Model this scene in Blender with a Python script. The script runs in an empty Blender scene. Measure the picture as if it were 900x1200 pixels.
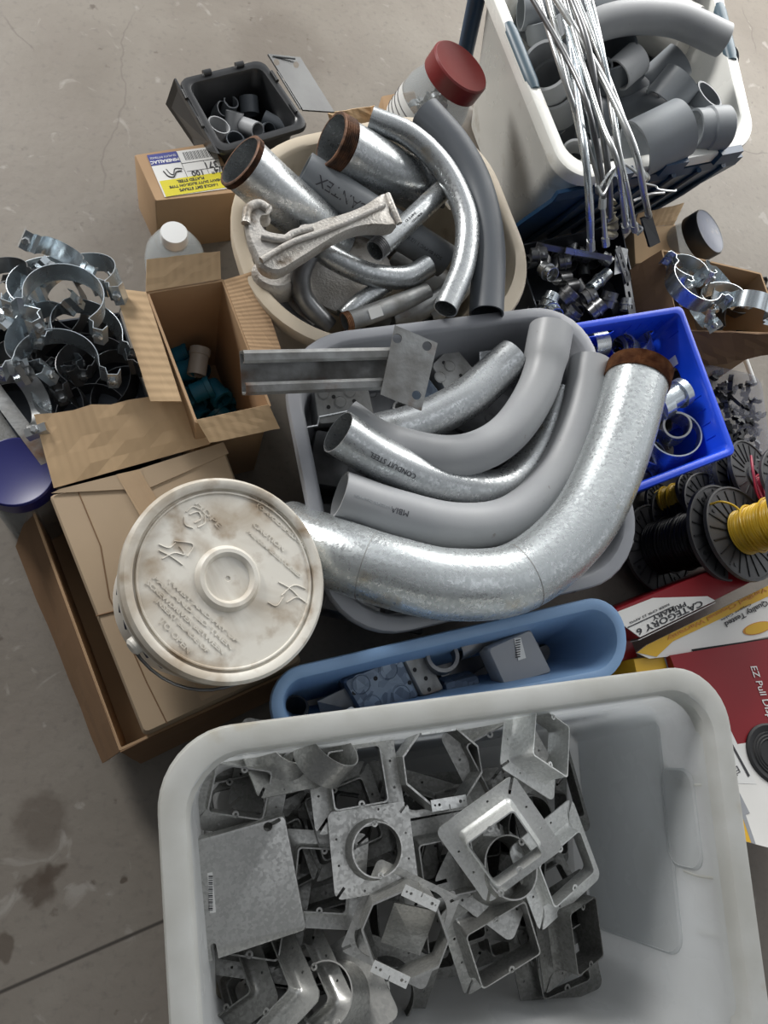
import bpy, bmesh, math, random
from mathutils import Vector, Matrix, Quaternion
random.seed(7)
S = bpy.context.scene
COL = S.collection
PI = math.pi
W, HT, F, HC = 900, 1200, 870.0, 1.4
# ---------------------------------------------------------------- camera geometry (camera stands 1.4 m above the floor, tilted)
n_ = Vector((-.27, .31, 1)).normalized()
X_ = (Vector((1, 0, 0)) - n_.x*n_).normalized(); Z_ = -n_; Y_ = Z_.cross(X_)
def P(px, py, z):
    r = Vector((px-450, py-600, F))/F
    q = r*((HC-z)/r.dot(n_))
    return Vector((q.dot(X_), q.dot(Y_), z))
def M(px, py, z):                      # metres per pixel there
    r = Vector((px-450, py-600, F))/F
    return (HC-z)/r.dot(n_)/F
cam = bpy.data.objects.new('camera', bpy.data.cameras.new('camera')); COL.objects.link(cam)
def w_(v): return Vector((v.dot(X_), v.dot(Y_), v.dot(Z_)))
ax, ay, az = w_(Vector((1,0,0))), w_(Vector((0,-1,0))), w_(Vector((0,0,-1)))
cam.matrix_world = Matrix(((ax.x,ay.x,az.x,0),(ax.y,ay.y,az.y,0),(ax.z,ay.z,az.z,HC),(0,0,0,1)))
cam.data.sensor_fit = 'VERTICAL'; cam.data.sensor_height = 36; cam.data.lens = 36*F/1200
cam.data.clip_start = .02
S.camera = cam
# ---------------------------------------------------------------- materials
MATS = {}
def nodes(name):
    m = bpy.data.materials.new(name); m.use_nodes = True
    nt = m.node_tree; return m, nt, nt.nodes['Principled BSDF']
def N(nt, t, **k):
    n = nt.nodes.new(t)
    for a, b in k.items():
        if a.startswith('_'): setattr(n, a[1:], b)
        else: n.inputs[int(a[1:]) if a[0]=='i' and a[1:].isdigit() else a].default_value = b
    return n
def mat(name, col, col2=None, rough=.5, rough2=None, metal=0, scale=12, detail=6, bump=0, bscale=60, lo=.35, hi=.65,
        spots=None, sscale=40, slo=.6, shi=.68, vor=0, wave=0, coat=0, alpha=None, dist=0, spec=None, space='Object', stretch=None):
    m, nt, b = nodes(name); L = nt.links.new
    tc = N(nt, 'ShaderNodeTexCoord'); src = tc.outputs[space]
    if stretch:
        mp = N(nt, 'ShaderNodeMapping'); mp.inputs['Scale'].default_value = stretch; L(src, mp.inputs[0]); src = mp.outputs[0]
    c = None
    if col2:
        if vor:
            nz = N(nt, 'ShaderNodeTexVoronoi', Scale=vor); L(src, nz.inputs['Vector'])
            sep = N(nt, 'ShaderNodeSeparateColor'); L(nz.outputs['Color'], sep.inputs[0])
            n2 = N(nt, 'ShaderNodeTexNoise', Scale=scale, Detail=detail); L(src, n2.inputs['Vector'])
            mx = N(nt, 'ShaderNodeMix'); mx.inputs[0].default_value = .6; L(sep.outputs[0], mx.inputs[2]); L(n2.outputs[0], mx.inputs[3]); f = mx.outputs[0]
        else:
            nz = N(nt, 'ShaderNodeTexNoise', Scale=scale, Detail=detail, Distortion=dist); L(src, nz.inputs['Vector']); f = nz.outputs[0]
        mr = N(nt, 'ShaderNodeMapRange'); mr.inputs[1].default_value = lo; mr.inputs[2].default_value = hi; L(f, mr.inputs[0])
        mx = N(nt, 'ShaderNodeMix', _data_type='RGBA'); mx.inputs[6].default_value = (*col, 1); mx.inputs[7].default_value = (*col2, 1)
        L(mr.outputs[0], mx.inputs[0]); c = mx.outputs[2]
        if rough2 is not None:
            r = N(nt, 'ShaderNodeMapRange'); r.inputs[3].default_value = rough; r.inputs[4].default_value = rough2; L(mr.outputs[0], r.inputs[0]); L(r.outputs[0], b.inputs['Roughness'])
        if spots:
            nz = N(nt, 'ShaderNodeTexNoise', Scale=sscale, Detail=8); L(src, nz.inputs['Vector'])
            mr = N(nt, 'ShaderNodeMapRange'); mr.inputs[1].default_value = slo; mr.inputs[2].default_value = shi; L(nz.outputs[0], mr.inputs[0])
            m2 = N(nt, 'ShaderNodeMix', _data_type='RGBA'); m2.inputs[7].default_value = (*spots, 1); L(c, m2.inputs[6]); L(mr.outputs[0], m2.inputs[0]); c = m2.outputs[2]
        L(c, b.inputs['Base Color'])
    else: b.inputs['Base Color'].default_value = (*col, 1)
    if rough2 is None or not col2: b.inputs['Roughness'].default_value = rough
    b.inputs['Metallic'].default_value = metal
    if coat: b.inputs['Coat Weight'].default_value = coat
    if spec is not None: b.inputs['Specular IOR Level'].default_value = spec
    hgt = None
    if bump:
        nz = N(nt, 'ShaderNodeTexNoise', Scale=bscale, Detail=4); L(src, nz.inputs['Vector']); hgt = nz.outputs[0]
        bp = N(nt, 'ShaderNodeBump', Strength=bump, Distance=.002); L(hgt, bp.inputs['Height']); L(bp.outputs[0], b.inputs['Normal'])
    if wave:
        wv = N(nt, 'ShaderNodeTexWave', Scale=wave, Distortion=.6); wv.inputs['Detail Scale'].default_value = .5; L(tc.outputs['UV'], wv.inputs[0])
        nz = N(nt, 'ShaderNodeTexNoise', Scale=bscale); L(src, nz.inputs['Vector'])
        ad = N(nt, 'ShaderNodeMath', _operation='ADD'); L(wv.outputs['Fac'], ad.inputs[0]); L(nz.outputs[0], ad.inputs[1])
        bp = N(nt, 'ShaderNodeBump', Strength=.35, Distance=.0012); L(ad.outputs[0], bp.inputs['Height']); L(bp.outputs[0], b.inputs['Normal'])
    if alpha is not None:
        out = nt.nodes['Material Output']; tr = N(nt, 'ShaderNodeBsdfTransparent'); tr.inputs[0].default_value = (.93, .94, .95, 1)
        tl = N(nt, 'ShaderNodeBsdfTranslucent'); tl.inputs[0].default_value = (*col, 1)
        a1 = N(nt, 'ShaderNodeMixShader', i0=.5); L(b.outputs[0], a1.inputs[1]); L(tl.outputs[0], a1.inputs[2])
        a2 = N(nt, 'ShaderNodeMixShader', i0=1-alpha); L(a1.outputs[0], a2.inputs[1]); L(tr.outputs[0], a2.inputs[2])
        L(a2.outputs[0], out.inputs[0])
    MATS[name] = m; return m
mat('galv', (.54,.56,.57), (.42,.44,.45), rough=.26, rough2=.42, metal=.85, vor=260, scale=30, bump=.12, bscale=90, spots=(.42,.38,.31), sscale=14, slo=.66, shi=.75)
mat('galv_big', (.60,.63,.64), (.50,.535,.545), rough=.24, rough2=.42, metal=.75, vor=240, scale=14, bump=.25, bscale=160, spots=(.42,.36,.26), sscale=9, slo=.64, shi=.74)
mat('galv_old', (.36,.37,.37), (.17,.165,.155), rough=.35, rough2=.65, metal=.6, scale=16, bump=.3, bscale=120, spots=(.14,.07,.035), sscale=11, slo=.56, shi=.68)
mat('steel', (.60,.62,.62), (.46,.47,.47), rough=.25, rough2=.38, metal=.9, scale=24, bump=.05, bscale=50)
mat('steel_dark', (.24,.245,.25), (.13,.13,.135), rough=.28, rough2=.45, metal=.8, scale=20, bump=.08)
mat('zinc', (.66,.71,.74), (.52,.58,.62), rough=.2, rough2=.32, metal=.88, scale=18, bump=.05, bscale=40)
mat('ring_bright', (.84,.85,.83), (.70,.71,.69), rough=.32, rough2=.45, metal=.6, vor=300, scale=40, bump=.06)  # albedo raised in place of bright light reflected from overhead
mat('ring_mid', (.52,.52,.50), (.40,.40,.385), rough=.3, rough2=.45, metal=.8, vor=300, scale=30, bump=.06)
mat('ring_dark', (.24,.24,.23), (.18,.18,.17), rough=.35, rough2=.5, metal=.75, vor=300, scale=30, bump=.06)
mat('cast', (.55,.53,.50), (.40,.37,.33), rough=.38, rough2=.6, metal=.55, scale=14, bump=.8, bscale=220, spots=(.12,.09,.06), sscale=22, slo=.58, shi=.7)
mat('rust', (.13,.05,.025), (.30,.15,.07), rough=.6, metal=.3, scale=50, bump=.5, bscale=150)
mat('rust_dark', (.06,.035,.025), (.20,.10,.055), rough=.6, metal=.4, scale=60, bump=.4, bscale=150)
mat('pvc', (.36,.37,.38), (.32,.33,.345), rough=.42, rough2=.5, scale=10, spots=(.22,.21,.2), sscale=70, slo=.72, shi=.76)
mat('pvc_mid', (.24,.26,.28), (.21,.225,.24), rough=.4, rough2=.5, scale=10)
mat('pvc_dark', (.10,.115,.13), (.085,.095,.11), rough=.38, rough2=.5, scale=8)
mat('pvc_print', (.05,.05,.06), rough=.5)
mat('hole', (.008,.008,.009), rough=.7)
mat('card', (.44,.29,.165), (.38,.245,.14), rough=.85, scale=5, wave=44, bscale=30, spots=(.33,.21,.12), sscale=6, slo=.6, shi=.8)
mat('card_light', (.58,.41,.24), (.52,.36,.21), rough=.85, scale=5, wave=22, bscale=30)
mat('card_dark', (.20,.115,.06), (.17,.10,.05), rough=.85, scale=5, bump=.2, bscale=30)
mat('card_tan', (.40,.30,.20), (.36,.27,.175), rough=.8, scale=5, bump=.15, bscale=30)
mat('card_edge', (.62,.46,.28), (.34,.22,.12), rough=.9, scale=200)
mat('tape', (.46,.33,.20), (.40,.28,.17), rough=.25, scale=9, bump=.5, bscale=25)
mat('clear', (.80,.82,.83), (.70,.71,.70), rough=.22, rough2=.35, scale=9, alpha=.80, bump=.12, bscale=18, lo=.3, hi=.7)
mat('clear_rim', (.84,.84,.81), (.68,.67,.62), rough=.25, scale=16, alpha=.86, spots=(.50,.40,.24), sscale=9, slo=.64, shi=.74)
mat('clear_thin', (.7,.7,.78), rough=.15, alpha=.2)
mat('jar', (.72,.75,.75), rough=.06, alpha=.3)
mat('tote_white', (.80,.80,.76), (.72,.72,.68), rough=.2, rough2=.34, scale=6, bump=.35, bscale=9, spots=(.5,.47,.4), sscale=13, slo=.62, shi=.75)
mat('tote_navy', (.012,.045,.10), (.02,.06,.13), rough=.35, scale=6)
mat('tote_grip', (.07,.115,.15), rough=.4)
mat('graytub', (.30,.31,.335), (.26,.27,.295), rough=.35, rough2=.45, scale=6)
mat('bluetub', (.20,.33,.53), (.17,.29,.48), rough=.35, rough2=.45, scale=6)
mat('crate', (.010,.075,.75), (.009,.06,.62), rough=.3, rough2=.4, scale=6)
mat('basket', (.62,.54,.42), (.54,.46,.35), rough=.42, scale=7, spots=(.40,.32,.22), sscale=20, slo=.6, shi=.75)
mat('black', (.018,.019,.021), (.03,.031,.033), rough=.35, scale=10)
mat('black_lid', (.11,.115,.115), (.07,.072,.075), rough=.3, scale=12, bump=.1)
mat('black_rubber', (.012,.012,.013), rough=.55)
mat('spool', (.07,.07,.072), (.045,.045,.047), rough=.4, scale=14)
mat('lid_white', (.70,.67,.60), (.44,.38,.30), rough=.4, rough2=.55, scale=10, detail=12, lo=.42, hi=.64, dist=.9, spots=(.30,.22,.14), sscale=24, slo=.55, shi=.75, bump=.1)
mat('pail', (.80,.78,.72), (.68,.65,.58), rough=.35, scale=8)
mat('ink', (.03,.035,.08), rough=.6)
mat('navy_lid', (.012,.014,.12), (.016,.018,.15), rough=.35, scale=5)
mat('slate_lid', (.10,.115,.16), (.13,.145,.20), rough=.4, scale=20, spots=(.2,.2,.22), sscale=30)
mat('red_lid', (.20,.025,.025), (.17,.02,.02), rough=.35, scale=5)
mat('cap_white', (.80,.81,.80), rough=.35)
mat('paper', (.72,.72,.70), rough=.6)
mat('paper_y', (.66,.58,.03), rough=.5)
mat('paper_b', (.05,.06,.25), rough=.5)
mat('print', (.04,.04,.045), rough=.6)
mat('print_w', (.78,.78,.78), rough=.6)
mat('red_box', (.25,.008,.014), (.22,.007,.012), rough=.3, scale=5)
mat('white_box', (.78,.77,.74), (.72,.71,.68), rough=.4, scale=8)
mat('yellow_box', (.72,.43,.03), (.66,.38,.025), rough=.4, scale=8)
mat('orange_print', (.62,.27,.05), rough=.5)
mat('gray_box', (.30,.31,.33), rough=.4)
mat('fit_blue', (.01,.13,.22), (.012,.16,.26), rough=.35, scale=8)
mat('fit_grey', (.38,.37,.34), rough=.4)
mat('wire_black', (.012,.012,.013), rough=.35)
mat('wire_yellow', (.62,.40,.03), rough=.35)
mat('wire_red', (.40,.02,.05), rough=.35)
mat('wire_pink', (.60,.13,.20), rough=.35)
mat('dark_box', (.09,.10,.115), (.06,.065,.075), rough=.35, metal=.6, scale=18)
mat('blue_steel', (.20,.25,.32), (.11,.14,.19), rough=.3, rough2=.5, metal=.7, vor=90, scale=15)
mat('moss', (.16,.14,.10), (.30,.28,.22), rough=.9, scale=80, bump=.8)
# ---------------------------------------------------------------- mesh helpers
def link(name, vs, fs, m, parent=None, smooth=True, uv=None, origin=None):
    me = bpy.data.meshes.new(name)
    vs = [Vector(v) for v in vs]
    if parent is None:
        if origin is None:
            lo = [min(v[i] for v in vs) for i in range(3)]; hi = [max(v[i] for v in vs) for i in range(3)]
            origin = Vector(((lo[0]+hi[0])/2, (lo[1]+hi[1])/2, lo[2]))
    else: origin = parent['_o'] if '_o' in parent else (0,0,0)
    origin = Vector(origin)
    me.from_pydata([v-origin for v in vs], [], fs); me.update()
    bm = bmesh.new(); bm.from_mesh(me); bmesh.ops.recalc_face_normals(bm, faces=bm.faces)
    for e in bm.edges:
        if len(e.link_faces) == 2 and e.calc_face_angle(0) > .65: e.smooth = False
    for f in bm.faces: f.smooth = smooth
    bm.to_mesh(me); bm.free()
    if uv:
        ul = me.uv_layers.new()
        for l in me.loops: ul.data[l.index].uv = uv[l.vertex_index]
    if isinstance(m, (list, tuple)):
        for x in m: me.materials.append(MATS[x])
    else: me.materials.append(MATS[m])
    o = bpy.data.objects.new(name, me); COL.objects.link(o)
    if parent is None: o.location = origin; o['_o'] = tuple(origin)
    else:
        o.parent = parent; o['_o'] = tuple(origin)
    return o
def tag(o, label, cat=None, group=None, kind=None):
    if label: o['label'] = label
    if cat: o['category'] = cat
    if group: o['group'] = group
    if kind: o['kind'] = kind
    return o
def thing(name, loc, label, cat, group=None):
    o = bpy.data.objects.new(name, None); COL.objects.link(o); o.location = loc; o.empty_display_size = .02
    o['_o'] = tuple(loc); return tag(o, label, cat, group)
class G:                                # geometry collector
    def __init__(s): s.v = []; s.f = []
    def add(s, vs, fs, T=None):
        b = len(s.v); s.v += [T @ Vector(v) if T else Vector(v) for v in vs]; s.f += [tuple(i+b for i in f) for f in fs]; return s
    def out(s, name, m, parent=None, T=None, **k):
        vs = [T @ v for v in s.v] if T else s.v
        return link(name, vs, s.f, m, parent, **k)
def loft(loops, cap0=True, cap1=True, close=False):
    vs = []; fs = []; n = len(loops[0])
    for l in loops: vs += [Vector(p) for p in l]
    m = len(loops)
    for i in range(m if close else m-1):
        a, b = i*n, ((i+1) % m)*n
        for j in range(n):
            k = (j+1) % n; fs.append((a+j, a+k, b+k, b+j))
    if not close:
        if cap0: fs.append(tuple(range(n-1, -1, -1)))
        if cap1: fs.append(tuple(range((m-1)*n, m*n)))
    return vs, fs
def lathe(prof, seg=32, cap0=True, cap1=True, close=False):
    return loft([[Vector((r*math.cos(2*PI*j/seg), r*math.sin(2*PI*j/seg), z)) for j in range(seg)] for r, z in prof], cap0, cap1, close)
def box(cx, cy, cz, sx, sy, sz, bev=0):
    if bev:
        b = min(bev, sx*.49, sy*.49, sz*.49); L = []
        def lp(i, z): 
            x, y = sx/2-i, sy/2-i; c = b
            return [Vector((cx+a, cy+d, cz+z)) for a, d in ((x-c,y),(x,y-c),(x,-y+c),(x-c,-y),(-x+c,-y),(-x,-y+c),(-x,y-c),(-x+c,y))]
        return loft([lp(b*.7,-sz/2), lp(0,-sz/2+b), lp(0,sz/2-b), lp(b*.7,sz/2)])
    x, y, z = sx/2, sy/2, sz/2
    vs = [Vector((cx+a*x, cy+b*y, cz+c*z)) for a in (-1,1) for b in (-1,1) for c in (-1,1)]
    return vs, [(0,1,3,2),(4,6,7,5),(0,4,5,1),(2,3,7,6),(0,2,6,4),(1,5,7,3)]
def rloop(cs, inset, r, k=6, z=None):
    n = len(cs); A = [Vector((c[0], c[1])) for c in cs]; zz = [c[2] if z is None else z for c in cs]
    cen = sum(A, Vector((0,0)))/n; lines = []
    for i in range(n):
        a, b = A[i], A[(i+1) % n]; d = (b-a).normalized(); nn = Vector((-d.y, d.x))
        if (cen-a).dot(nn) < 0: nn = -nn
        lines.append((a+nn*inset, d))
    C = []
    for i in range(n):
        (p, d), (q, e) = lines[i-1], lines[i]
        t = ((q-p).x*e.y-(q-p).y*e.x)/(d.x*e.y-d.y*e.x); C.append(p+d*t)
    out = []
    for i in range(n):
        c = C[i]; da = (C[i-1]-c); db = (C[(i+1) % n]-c); rr = min(r, da.length*.48, db.length*.48)
        a = c+da.normalized()*rr; b = c+db.normalized()*rr; w = .7071
        for j in range(k+1):
            t = j/k; w0, w1, w2 = (1-t)**2, 2*t*(1-t)*w, t*t
            p = (a*w0+c*w1+b*w2)/(w0+w1+w2); out.append(Vector((p.x, p.y, zz[i])))
    return out
def spline(pts, n=10):
    pts = [Vector(p) for p in pts]; 
    if len(pts) == 2: return [pts[0].lerp(pts[1], i/(n)) for i in range(n+1)]
    q = [pts[0]*2-pts[1]]+pts+[pts[-1]*2-pts[-2]]; out = []
    for i in range(1, len(q)-2):
        a, b, c, d = q[i-1:i+3]
        for j in range(n):
            t = j/n; out.append(.5*((2*b)+(c-a)*t+(2*a-5*b+4*c-d)*t*t+(3*b-a-3*c+d)*t**3))
    return out+[pts[-1]]
def frames(path):
    T = [(path[min(i+1, len(path)-1)]-path[max(i-1, 0)]).normalized() for i in range(len(path))]
    u = T[0].orthogonal().normalized(); out = []
    for t in T:
        u = (u-t*u.dot(t)).normalized(); out.append((t, u, t.cross(u)))
    return out
def ringat(c, fr, r, seg, sx=1, sy=1): return [c+fr[1]*(r*sx*math.cos(2*PI*j/seg))+fr[2]*(r*sy*math.sin(2*PI*j/seg)) for j in range(seg)]
def tube(path, r, wall=None, seg=24, bell=None):
    """pipe along a path with real wall thickness; r number or list"""
    fr = frames(path); n = len(path); R = r if isinstance(r, list) else [r]*n
    if wall is None:
        return loft([ringat(path[i], fr[i], R[i], seg) for i in range(n)])
    L = [ringat(path[i], fr[i], R[i], seg) for i in range(n)]
    L2 = [ringat(path[i], fr[i], max(R[i]-wall, .0005), seg) for i in range(n-1, -1, -1)]
    return loft(L+L2, close=True)
def slab(p, t, up=None):
    """board through four corner points, thickness t"""
    p = [Vector(q) for q in p]; nn = (p[1]-p[0]).cross(p[3]-p[0]).normalized()
    if nn.z < 0: nn = -nn
    q = [a-nn*t for a in p]; vs = p+q
    w = (p[1]-p[0]).length; h = (p[3]-p[0]).length; u = [(0,0),(w,0),(w,h),(0,h)]*2
    return vs, [(0,1,2,3),(7,6,5,4),(0,4,5,1),(1,5,6,2),(2,6,7,3),(3,7,4,0)], u
def board(name, p, t, m, parent=None, wob=0):
    """cardboard panel, subdivided so its free edges can be a little ragged"""
    p = [Vector(q) for q in p]; nx, ny = 8, 5
    nn = (p[1]-p[0]).cross(p[3]-p[0]).normalized()
    if nn.z < 0: nn = -nn
    vs = []; uv = []; fs = []; w = (p[1]-p[0]).length; h = (p[3]-p[0]).length
    for s in (0, 1):
        for j in range(ny+1):
            for i in range(nx+1):
                a, b = i/nx, j/ny; q = p[0].lerp(p[1], a).lerp(p[3].lerp(p[2], a), b)
                rnd = random.Random(i*31+j*7+int(abs(p[0].x)*9999))
                q = q+nn*(wob*(rnd.random()-.5))
                if wob and (j == ny): q = q+(p[3]-p[0]).normalized()*wob*1.3*(rnd.random()-.5)
                vs.append(q-nn*t*s); uv.append((a*w, b*h))
    K = (nx+1)*(ny+1); I = lambda i, j, s: s*K+j*(nx+1)+i
    for j in range(ny):
        for i in range(nx):
            fs.append((I(i,j,0),I(i+1,j,0),I(i+1,j+1,0),I(i,j+1,0))); fs.append((I(i,j,1),I(i,j+1,1),I(i+1,j+1,1),I(i+1,j,1)))
    for i in range(nx):
        fs.append((I(i,0,0),I(i,0,1),I(i+1,0,1),I(i+1,0,0))); fs.append((I(i,ny,0),I(i+1,ny,0),I(i+1,ny,1),I(i,ny,1)))
    for j in range(ny):
        fs.append((I(0,j,0),I(0,j+1,0),I(0,j+1,1),I(0,j,1))); fs.append((I(nx,j,0),I(nx,j,1),I(nx,j+1,1),I(nx,j+1,0)))
    return link(name, vs, fs, m, parent, uv=uv, smooth=False)
def cut(o, parts):
    """boolean difference of o with (verts, faces) solids given in world coordinates"""
    cs = []
    for vs, fs in parts:
        me = bpy.data.meshes.new('c'); me.from_pydata([Vector(v) for v in vs], [], fs)
        bm = bmesh.new(); bm.from_mesh(me); bmesh.ops.recalc_face_normals(bm, faces=bm.faces); bm.to_mesh(me); bm.free()
        c = bpy.data.objects.new('c', me); COL.objects.link(c); cs.append(c)
        md = o.modifiers.new('b', 'BOOLEAN'); md.object = c; md.operation = 'DIFFERENCE'; md.solver = 'EXACT'
    bpy.context.view_layer.update()
    me = bpy.data.meshes.new_from_object(o.evaluated_get(bpy.context.evaluated_depsgraph_get()))
    o.modifiers.clear(); o.data = me
    for c in cs: bpy.data.objects.remove(c)
    return o
def axes(c, x, y):
    """matrix with origin c, x axis along x, z normal = x cross y"""
    x = Vector(x).normalized(); z = x.cross(Vector(y)).normalized(); y = z.cross(x)
    return Matrix(((x.x,y.x,z.x,c[0]),(x.y,y.y,z.y,c[1]),(x.z,y.z,z.z,c[2]),(0,0,0,1)))
def pose(c, yaw=0, td=0, tilt=0):
    """degrees: yaw about z, then tilt towards direction td"""
    a = math.radians(td); axis = Vector((-math.sin(a), math.cos(a), 0))
    return Matrix.Translation(c) @ Matrix.Rotation(math.radians(tilt), 4, axis) @ Matrix.Rotation(math.radians(yaw), 4, 'Z')
def aim(c, d, roll=0):
    """matrix whose local z points along d"""
    q = Vector(d).normalized().to_track_quat('Z', 'Y')
    return Matrix.Translation(c) @ q.to_matrix().to_4x4() @ Matrix.Rotation(math.radians(roll), 4, 'Z')
def text(s, size, T, m, parent, name='lettering', ext=.0003, bold=0, align='CENTER', sx=1):
    cu = bpy.data.curves.new('t', 'FONT'); cu.body = s; cu.size = size; cu.align_x = align; cu.align_y = 'CENTER'; cu.extrude = ext; cu.offset = bold; cu.resolution_u = 2
    o = bpy.data.objects.new('t', cu); COL.objects.link(o); bpy.context.view_layer.update()
    me = bpy.data.meshes.new_from_object(o.evaluated_get(bpy.context.evaluated_depsgraph_get()))
    bpy.data.objects.remove(o); bpy.data.curves.remove(cu)
    vs = [T @ Vector((v.co.x*sx, v.co.y, v.co.z)) for v in me.vertices]; fs = [tuple(p.vertices) for p in me.polygons]
    bpy.data.meshes.remove(me)
    return link(name, vs, fs, m, parent, smooth=False)
def dup(o, T, label=None):
    """copy of a thing (empty or mesh) with parts and sub-parts; T is applied in world space to its matrix"""
    r = o.copy(); COL.objects.link(r); r.matrix_world = T
    if label: r['label'] = label
    for ch in list(o.children):
        c = ch.copy(); COL.objects.link(c); c.parent = r
        for g in ch.children:
            d = g.copy(); COL.objects.link(d); d.parent = c
    return r
def tub(q, zr, z0, m, parent, name='tub', taper=.04, r=.05, lip=.02, drop=.025, th=.003, k=8, zi=None, mid=None, rin=.8):
    c = [P(x, y, zr) for x, y in q]; zi = z0+th if zi is None else zi
    ti = taper*(zr-zi)/(zr-z0)
    pr = [(lip+taper, z0+.006, z0), (lip+.003, zr-drop*1.2, None), (lip-.001, zr-drop, None), (0.001, zr-drop, None), (0, zr-.006, None), (.002, zr-.001, None), (.006, zr, None),
          (lip-.003, zr, None), (lip+.002, zr-.002, None), (lip+.005, zr-.008, None)]
    L = [rloop(c, lip+taper+.012, r*.7, k, z0)]
    for i, z, _ in pr: L.append(rloop(c, i, r*(1 if i < lip else rin+.1), k, z))
    if mid: 
        for i, z in mid: L.append(rloop(c, lip+i, r*.9, k, z))
    L.append(rloop(c, lip+ti+th, r*rin, k, zi+.012)); L.append(rloop(c, lip+ti+th+.012, r*.6, k, zi))
    vs, fs = loft(L)
    return link(name, vs, fs, m, parent), c
# ================================================================= floor
def floor_mat():
    m, nt, b = nodes('concrete'); L = nt.links.new
    tc = N(nt, 'ShaderNodeTexCoord'); o = tc.outputs['Object']
    def noise(s, d=8, dist=0, lo=.3, hi=.7):
        x = N(nt, 'ShaderNodeTexNoise', Scale=s, Detail=d, Distortion=dist); L(o, x.inputs[0]); r = N(nt, 'ShaderNodeMapRange'); r.inputs[1].default_value = lo; r.inputs[2].default_value = hi; L(x.outputs[0], r.inputs[0]); return r.outputs[0]
    def mix(f, a, bcol, mode='MIX', k=None):
        x = N(nt, 'ShaderNodeMix', _data_type='RGBA', _blend_type=mode)
        if k is not None:
            mm = N(nt, 'ShaderNodeMath', _operation='MULTIPLY'); L(f, mm.inputs[0]); mm.inputs[1].default_value = k; f = mm.outputs[0]
        L(f, x.inputs[0])
        if isinstance(a, tuple): x.inputs[6].default_value = (*a, 1)
        else: L(a, x.inputs[6])
        if isinstance(bcol, tuple): x.inputs[7].default_value = (*bcol, 1)
        else: L(bcol, x.inputs[7])
        return x.outputs[2]
    c = mix(noise(2.2, 8, .6), (.245,.222,.190), (.165,.143,.118))
    c = mix(noise(9, 10, .4, .45, .75), c, (.19,.165,.14), k=.7)
    c = mix(noise(70, 6, 0, .55, .8), c, (.13,.115,.10), k=.6)
    c = mix(noise(26, 4, 0, .68, .74), c, (.09,.07,.055), k=.8)
    c = mix(noise(13, 8, 1.5, .64, .72), c, (.34,.32,.29), k=.6)
    def line(a, bb, w):                      # narrow groove along a straight line on the slab
        d = (bb-a).normalized(); nn = Vector((-d.y, d.x, 0))
        dt = N(nt, 'ShaderNodeVectorMath', _operation='DOT_PRODUCT'); dt.inputs[1].default_value = nn; L(o, dt.inputs[0])
        s = N(nt, 'ShaderNodeMath', _operation='SUBTRACT'); L(dt.outputs['Value'], s.inputs[0]); s.inputs[1].default_value = a.dot(nn)
        return s.outputs[0]
    j = line(P(0,1163,0), P(190,1080,0), 0)
    ab = N(nt, 'ShaderNodeMath', _operation='ABSOLUTE'); L(j, ab.inputs[0]); r = N(nt, 'ShaderNodeMapRange'); r.inputs[1].default_value = .0012; r.inputs[2].default_value = .004; r.inputs[3].default_value = 1; r.inputs[4].default_value = 0; L(ab.outputs[0], r.inputs[0])
    ds = N(nt, 'ShaderNodeVectorMath', _operation='DISTANCE'); ds.inputs[1].default_value = P(20,1150,0); L(o, ds.inputs[0])
    rr = N(nt, 'ShaderNodeMapRange'); rr.inputs[1].default_value = .5; rr.inputs[2].default_value = .7; rr.inputs[3].default_value = 1; rr.inputs[4].default_value = 0; L(ds.outputs['Value'], rr.inputs[0])
    m3 = N(nt, 'ShaderNodeMath', _operation='MULTIPLY'); L(r.outputs[0], m3.inputs[0]); L(rr.outputs[0], m3.inputs[1])
    c = mix(m3.outputs[0], c, (.05,.042,.035))
    # hair cracks: warped straight lines, faded in and out
    for (a, bb, s) in (((125,215),(152,20),.5), ((760,155),(900,180),.8), ((870,10),(885,60),.8), ((35,60),(5,20),.6)):
        d = line(P(*a,0), P(*bb,0), 0)
        nz = N(nt, 'ShaderNodeTexNoise', Scale=6, Detail=8); L(o, nz.inputs[0])
        mm = N(nt, 'ShaderNodeMath', _operation='MULTIPLY_ADD'); L(nz.outputs[0], mm.inputs[0]); mm.inputs[1].default_value = .09; mm.inputs[2].default_value = -.045
        ad = N(nt, 'ShaderNodeMath', _operation='ADD'); L(d, ad.inputs[0]); L(mm.outputs[0], ad.inputs[1])
        ab = N(nt, 'ShaderNodeMath', _operation='ABSOLUTE'); L(ad.outputs[0], ab.inputs[0])
        r = N(nt, 'ShaderNodeMapRange'); r.inputs[1].default_value = .0005; r.inputs[2].default_value = .003; r.inputs[3].default_value = 1; r.inputs[4].default_value = 0; L(ab.outputs[0], r.inputs[0])
        mid = (P(*a,0)+P(*bb,0))/2; ds = N(nt, 'ShaderNodeVectorMath', _operation='DISTANCE'); ds.inputs[1].default_value = mid; L(o, ds.inputs[0])
        rr = N(nt, 'ShaderNodeMapRange'); ln = (P(*a,0)-P(*bb,0)).length*.6; rr.inputs[1].default_value = ln*.7; rr.inputs[2].default_value = ln; rr.inputs[3].default_value = s; rr.inputs[4].default_value = 0; L(ds.outputs['Value'], rr.inputs[0])
        m3 = N(nt, 'ShaderNodeMath', _operation='MULTIPLY'); L(r.outputs[0], m3.inputs[0]); L(rr.outputs[0], m3.inputs[1])
        c = mix(m3.outputs[0], c, (.12,.10,.085))
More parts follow.
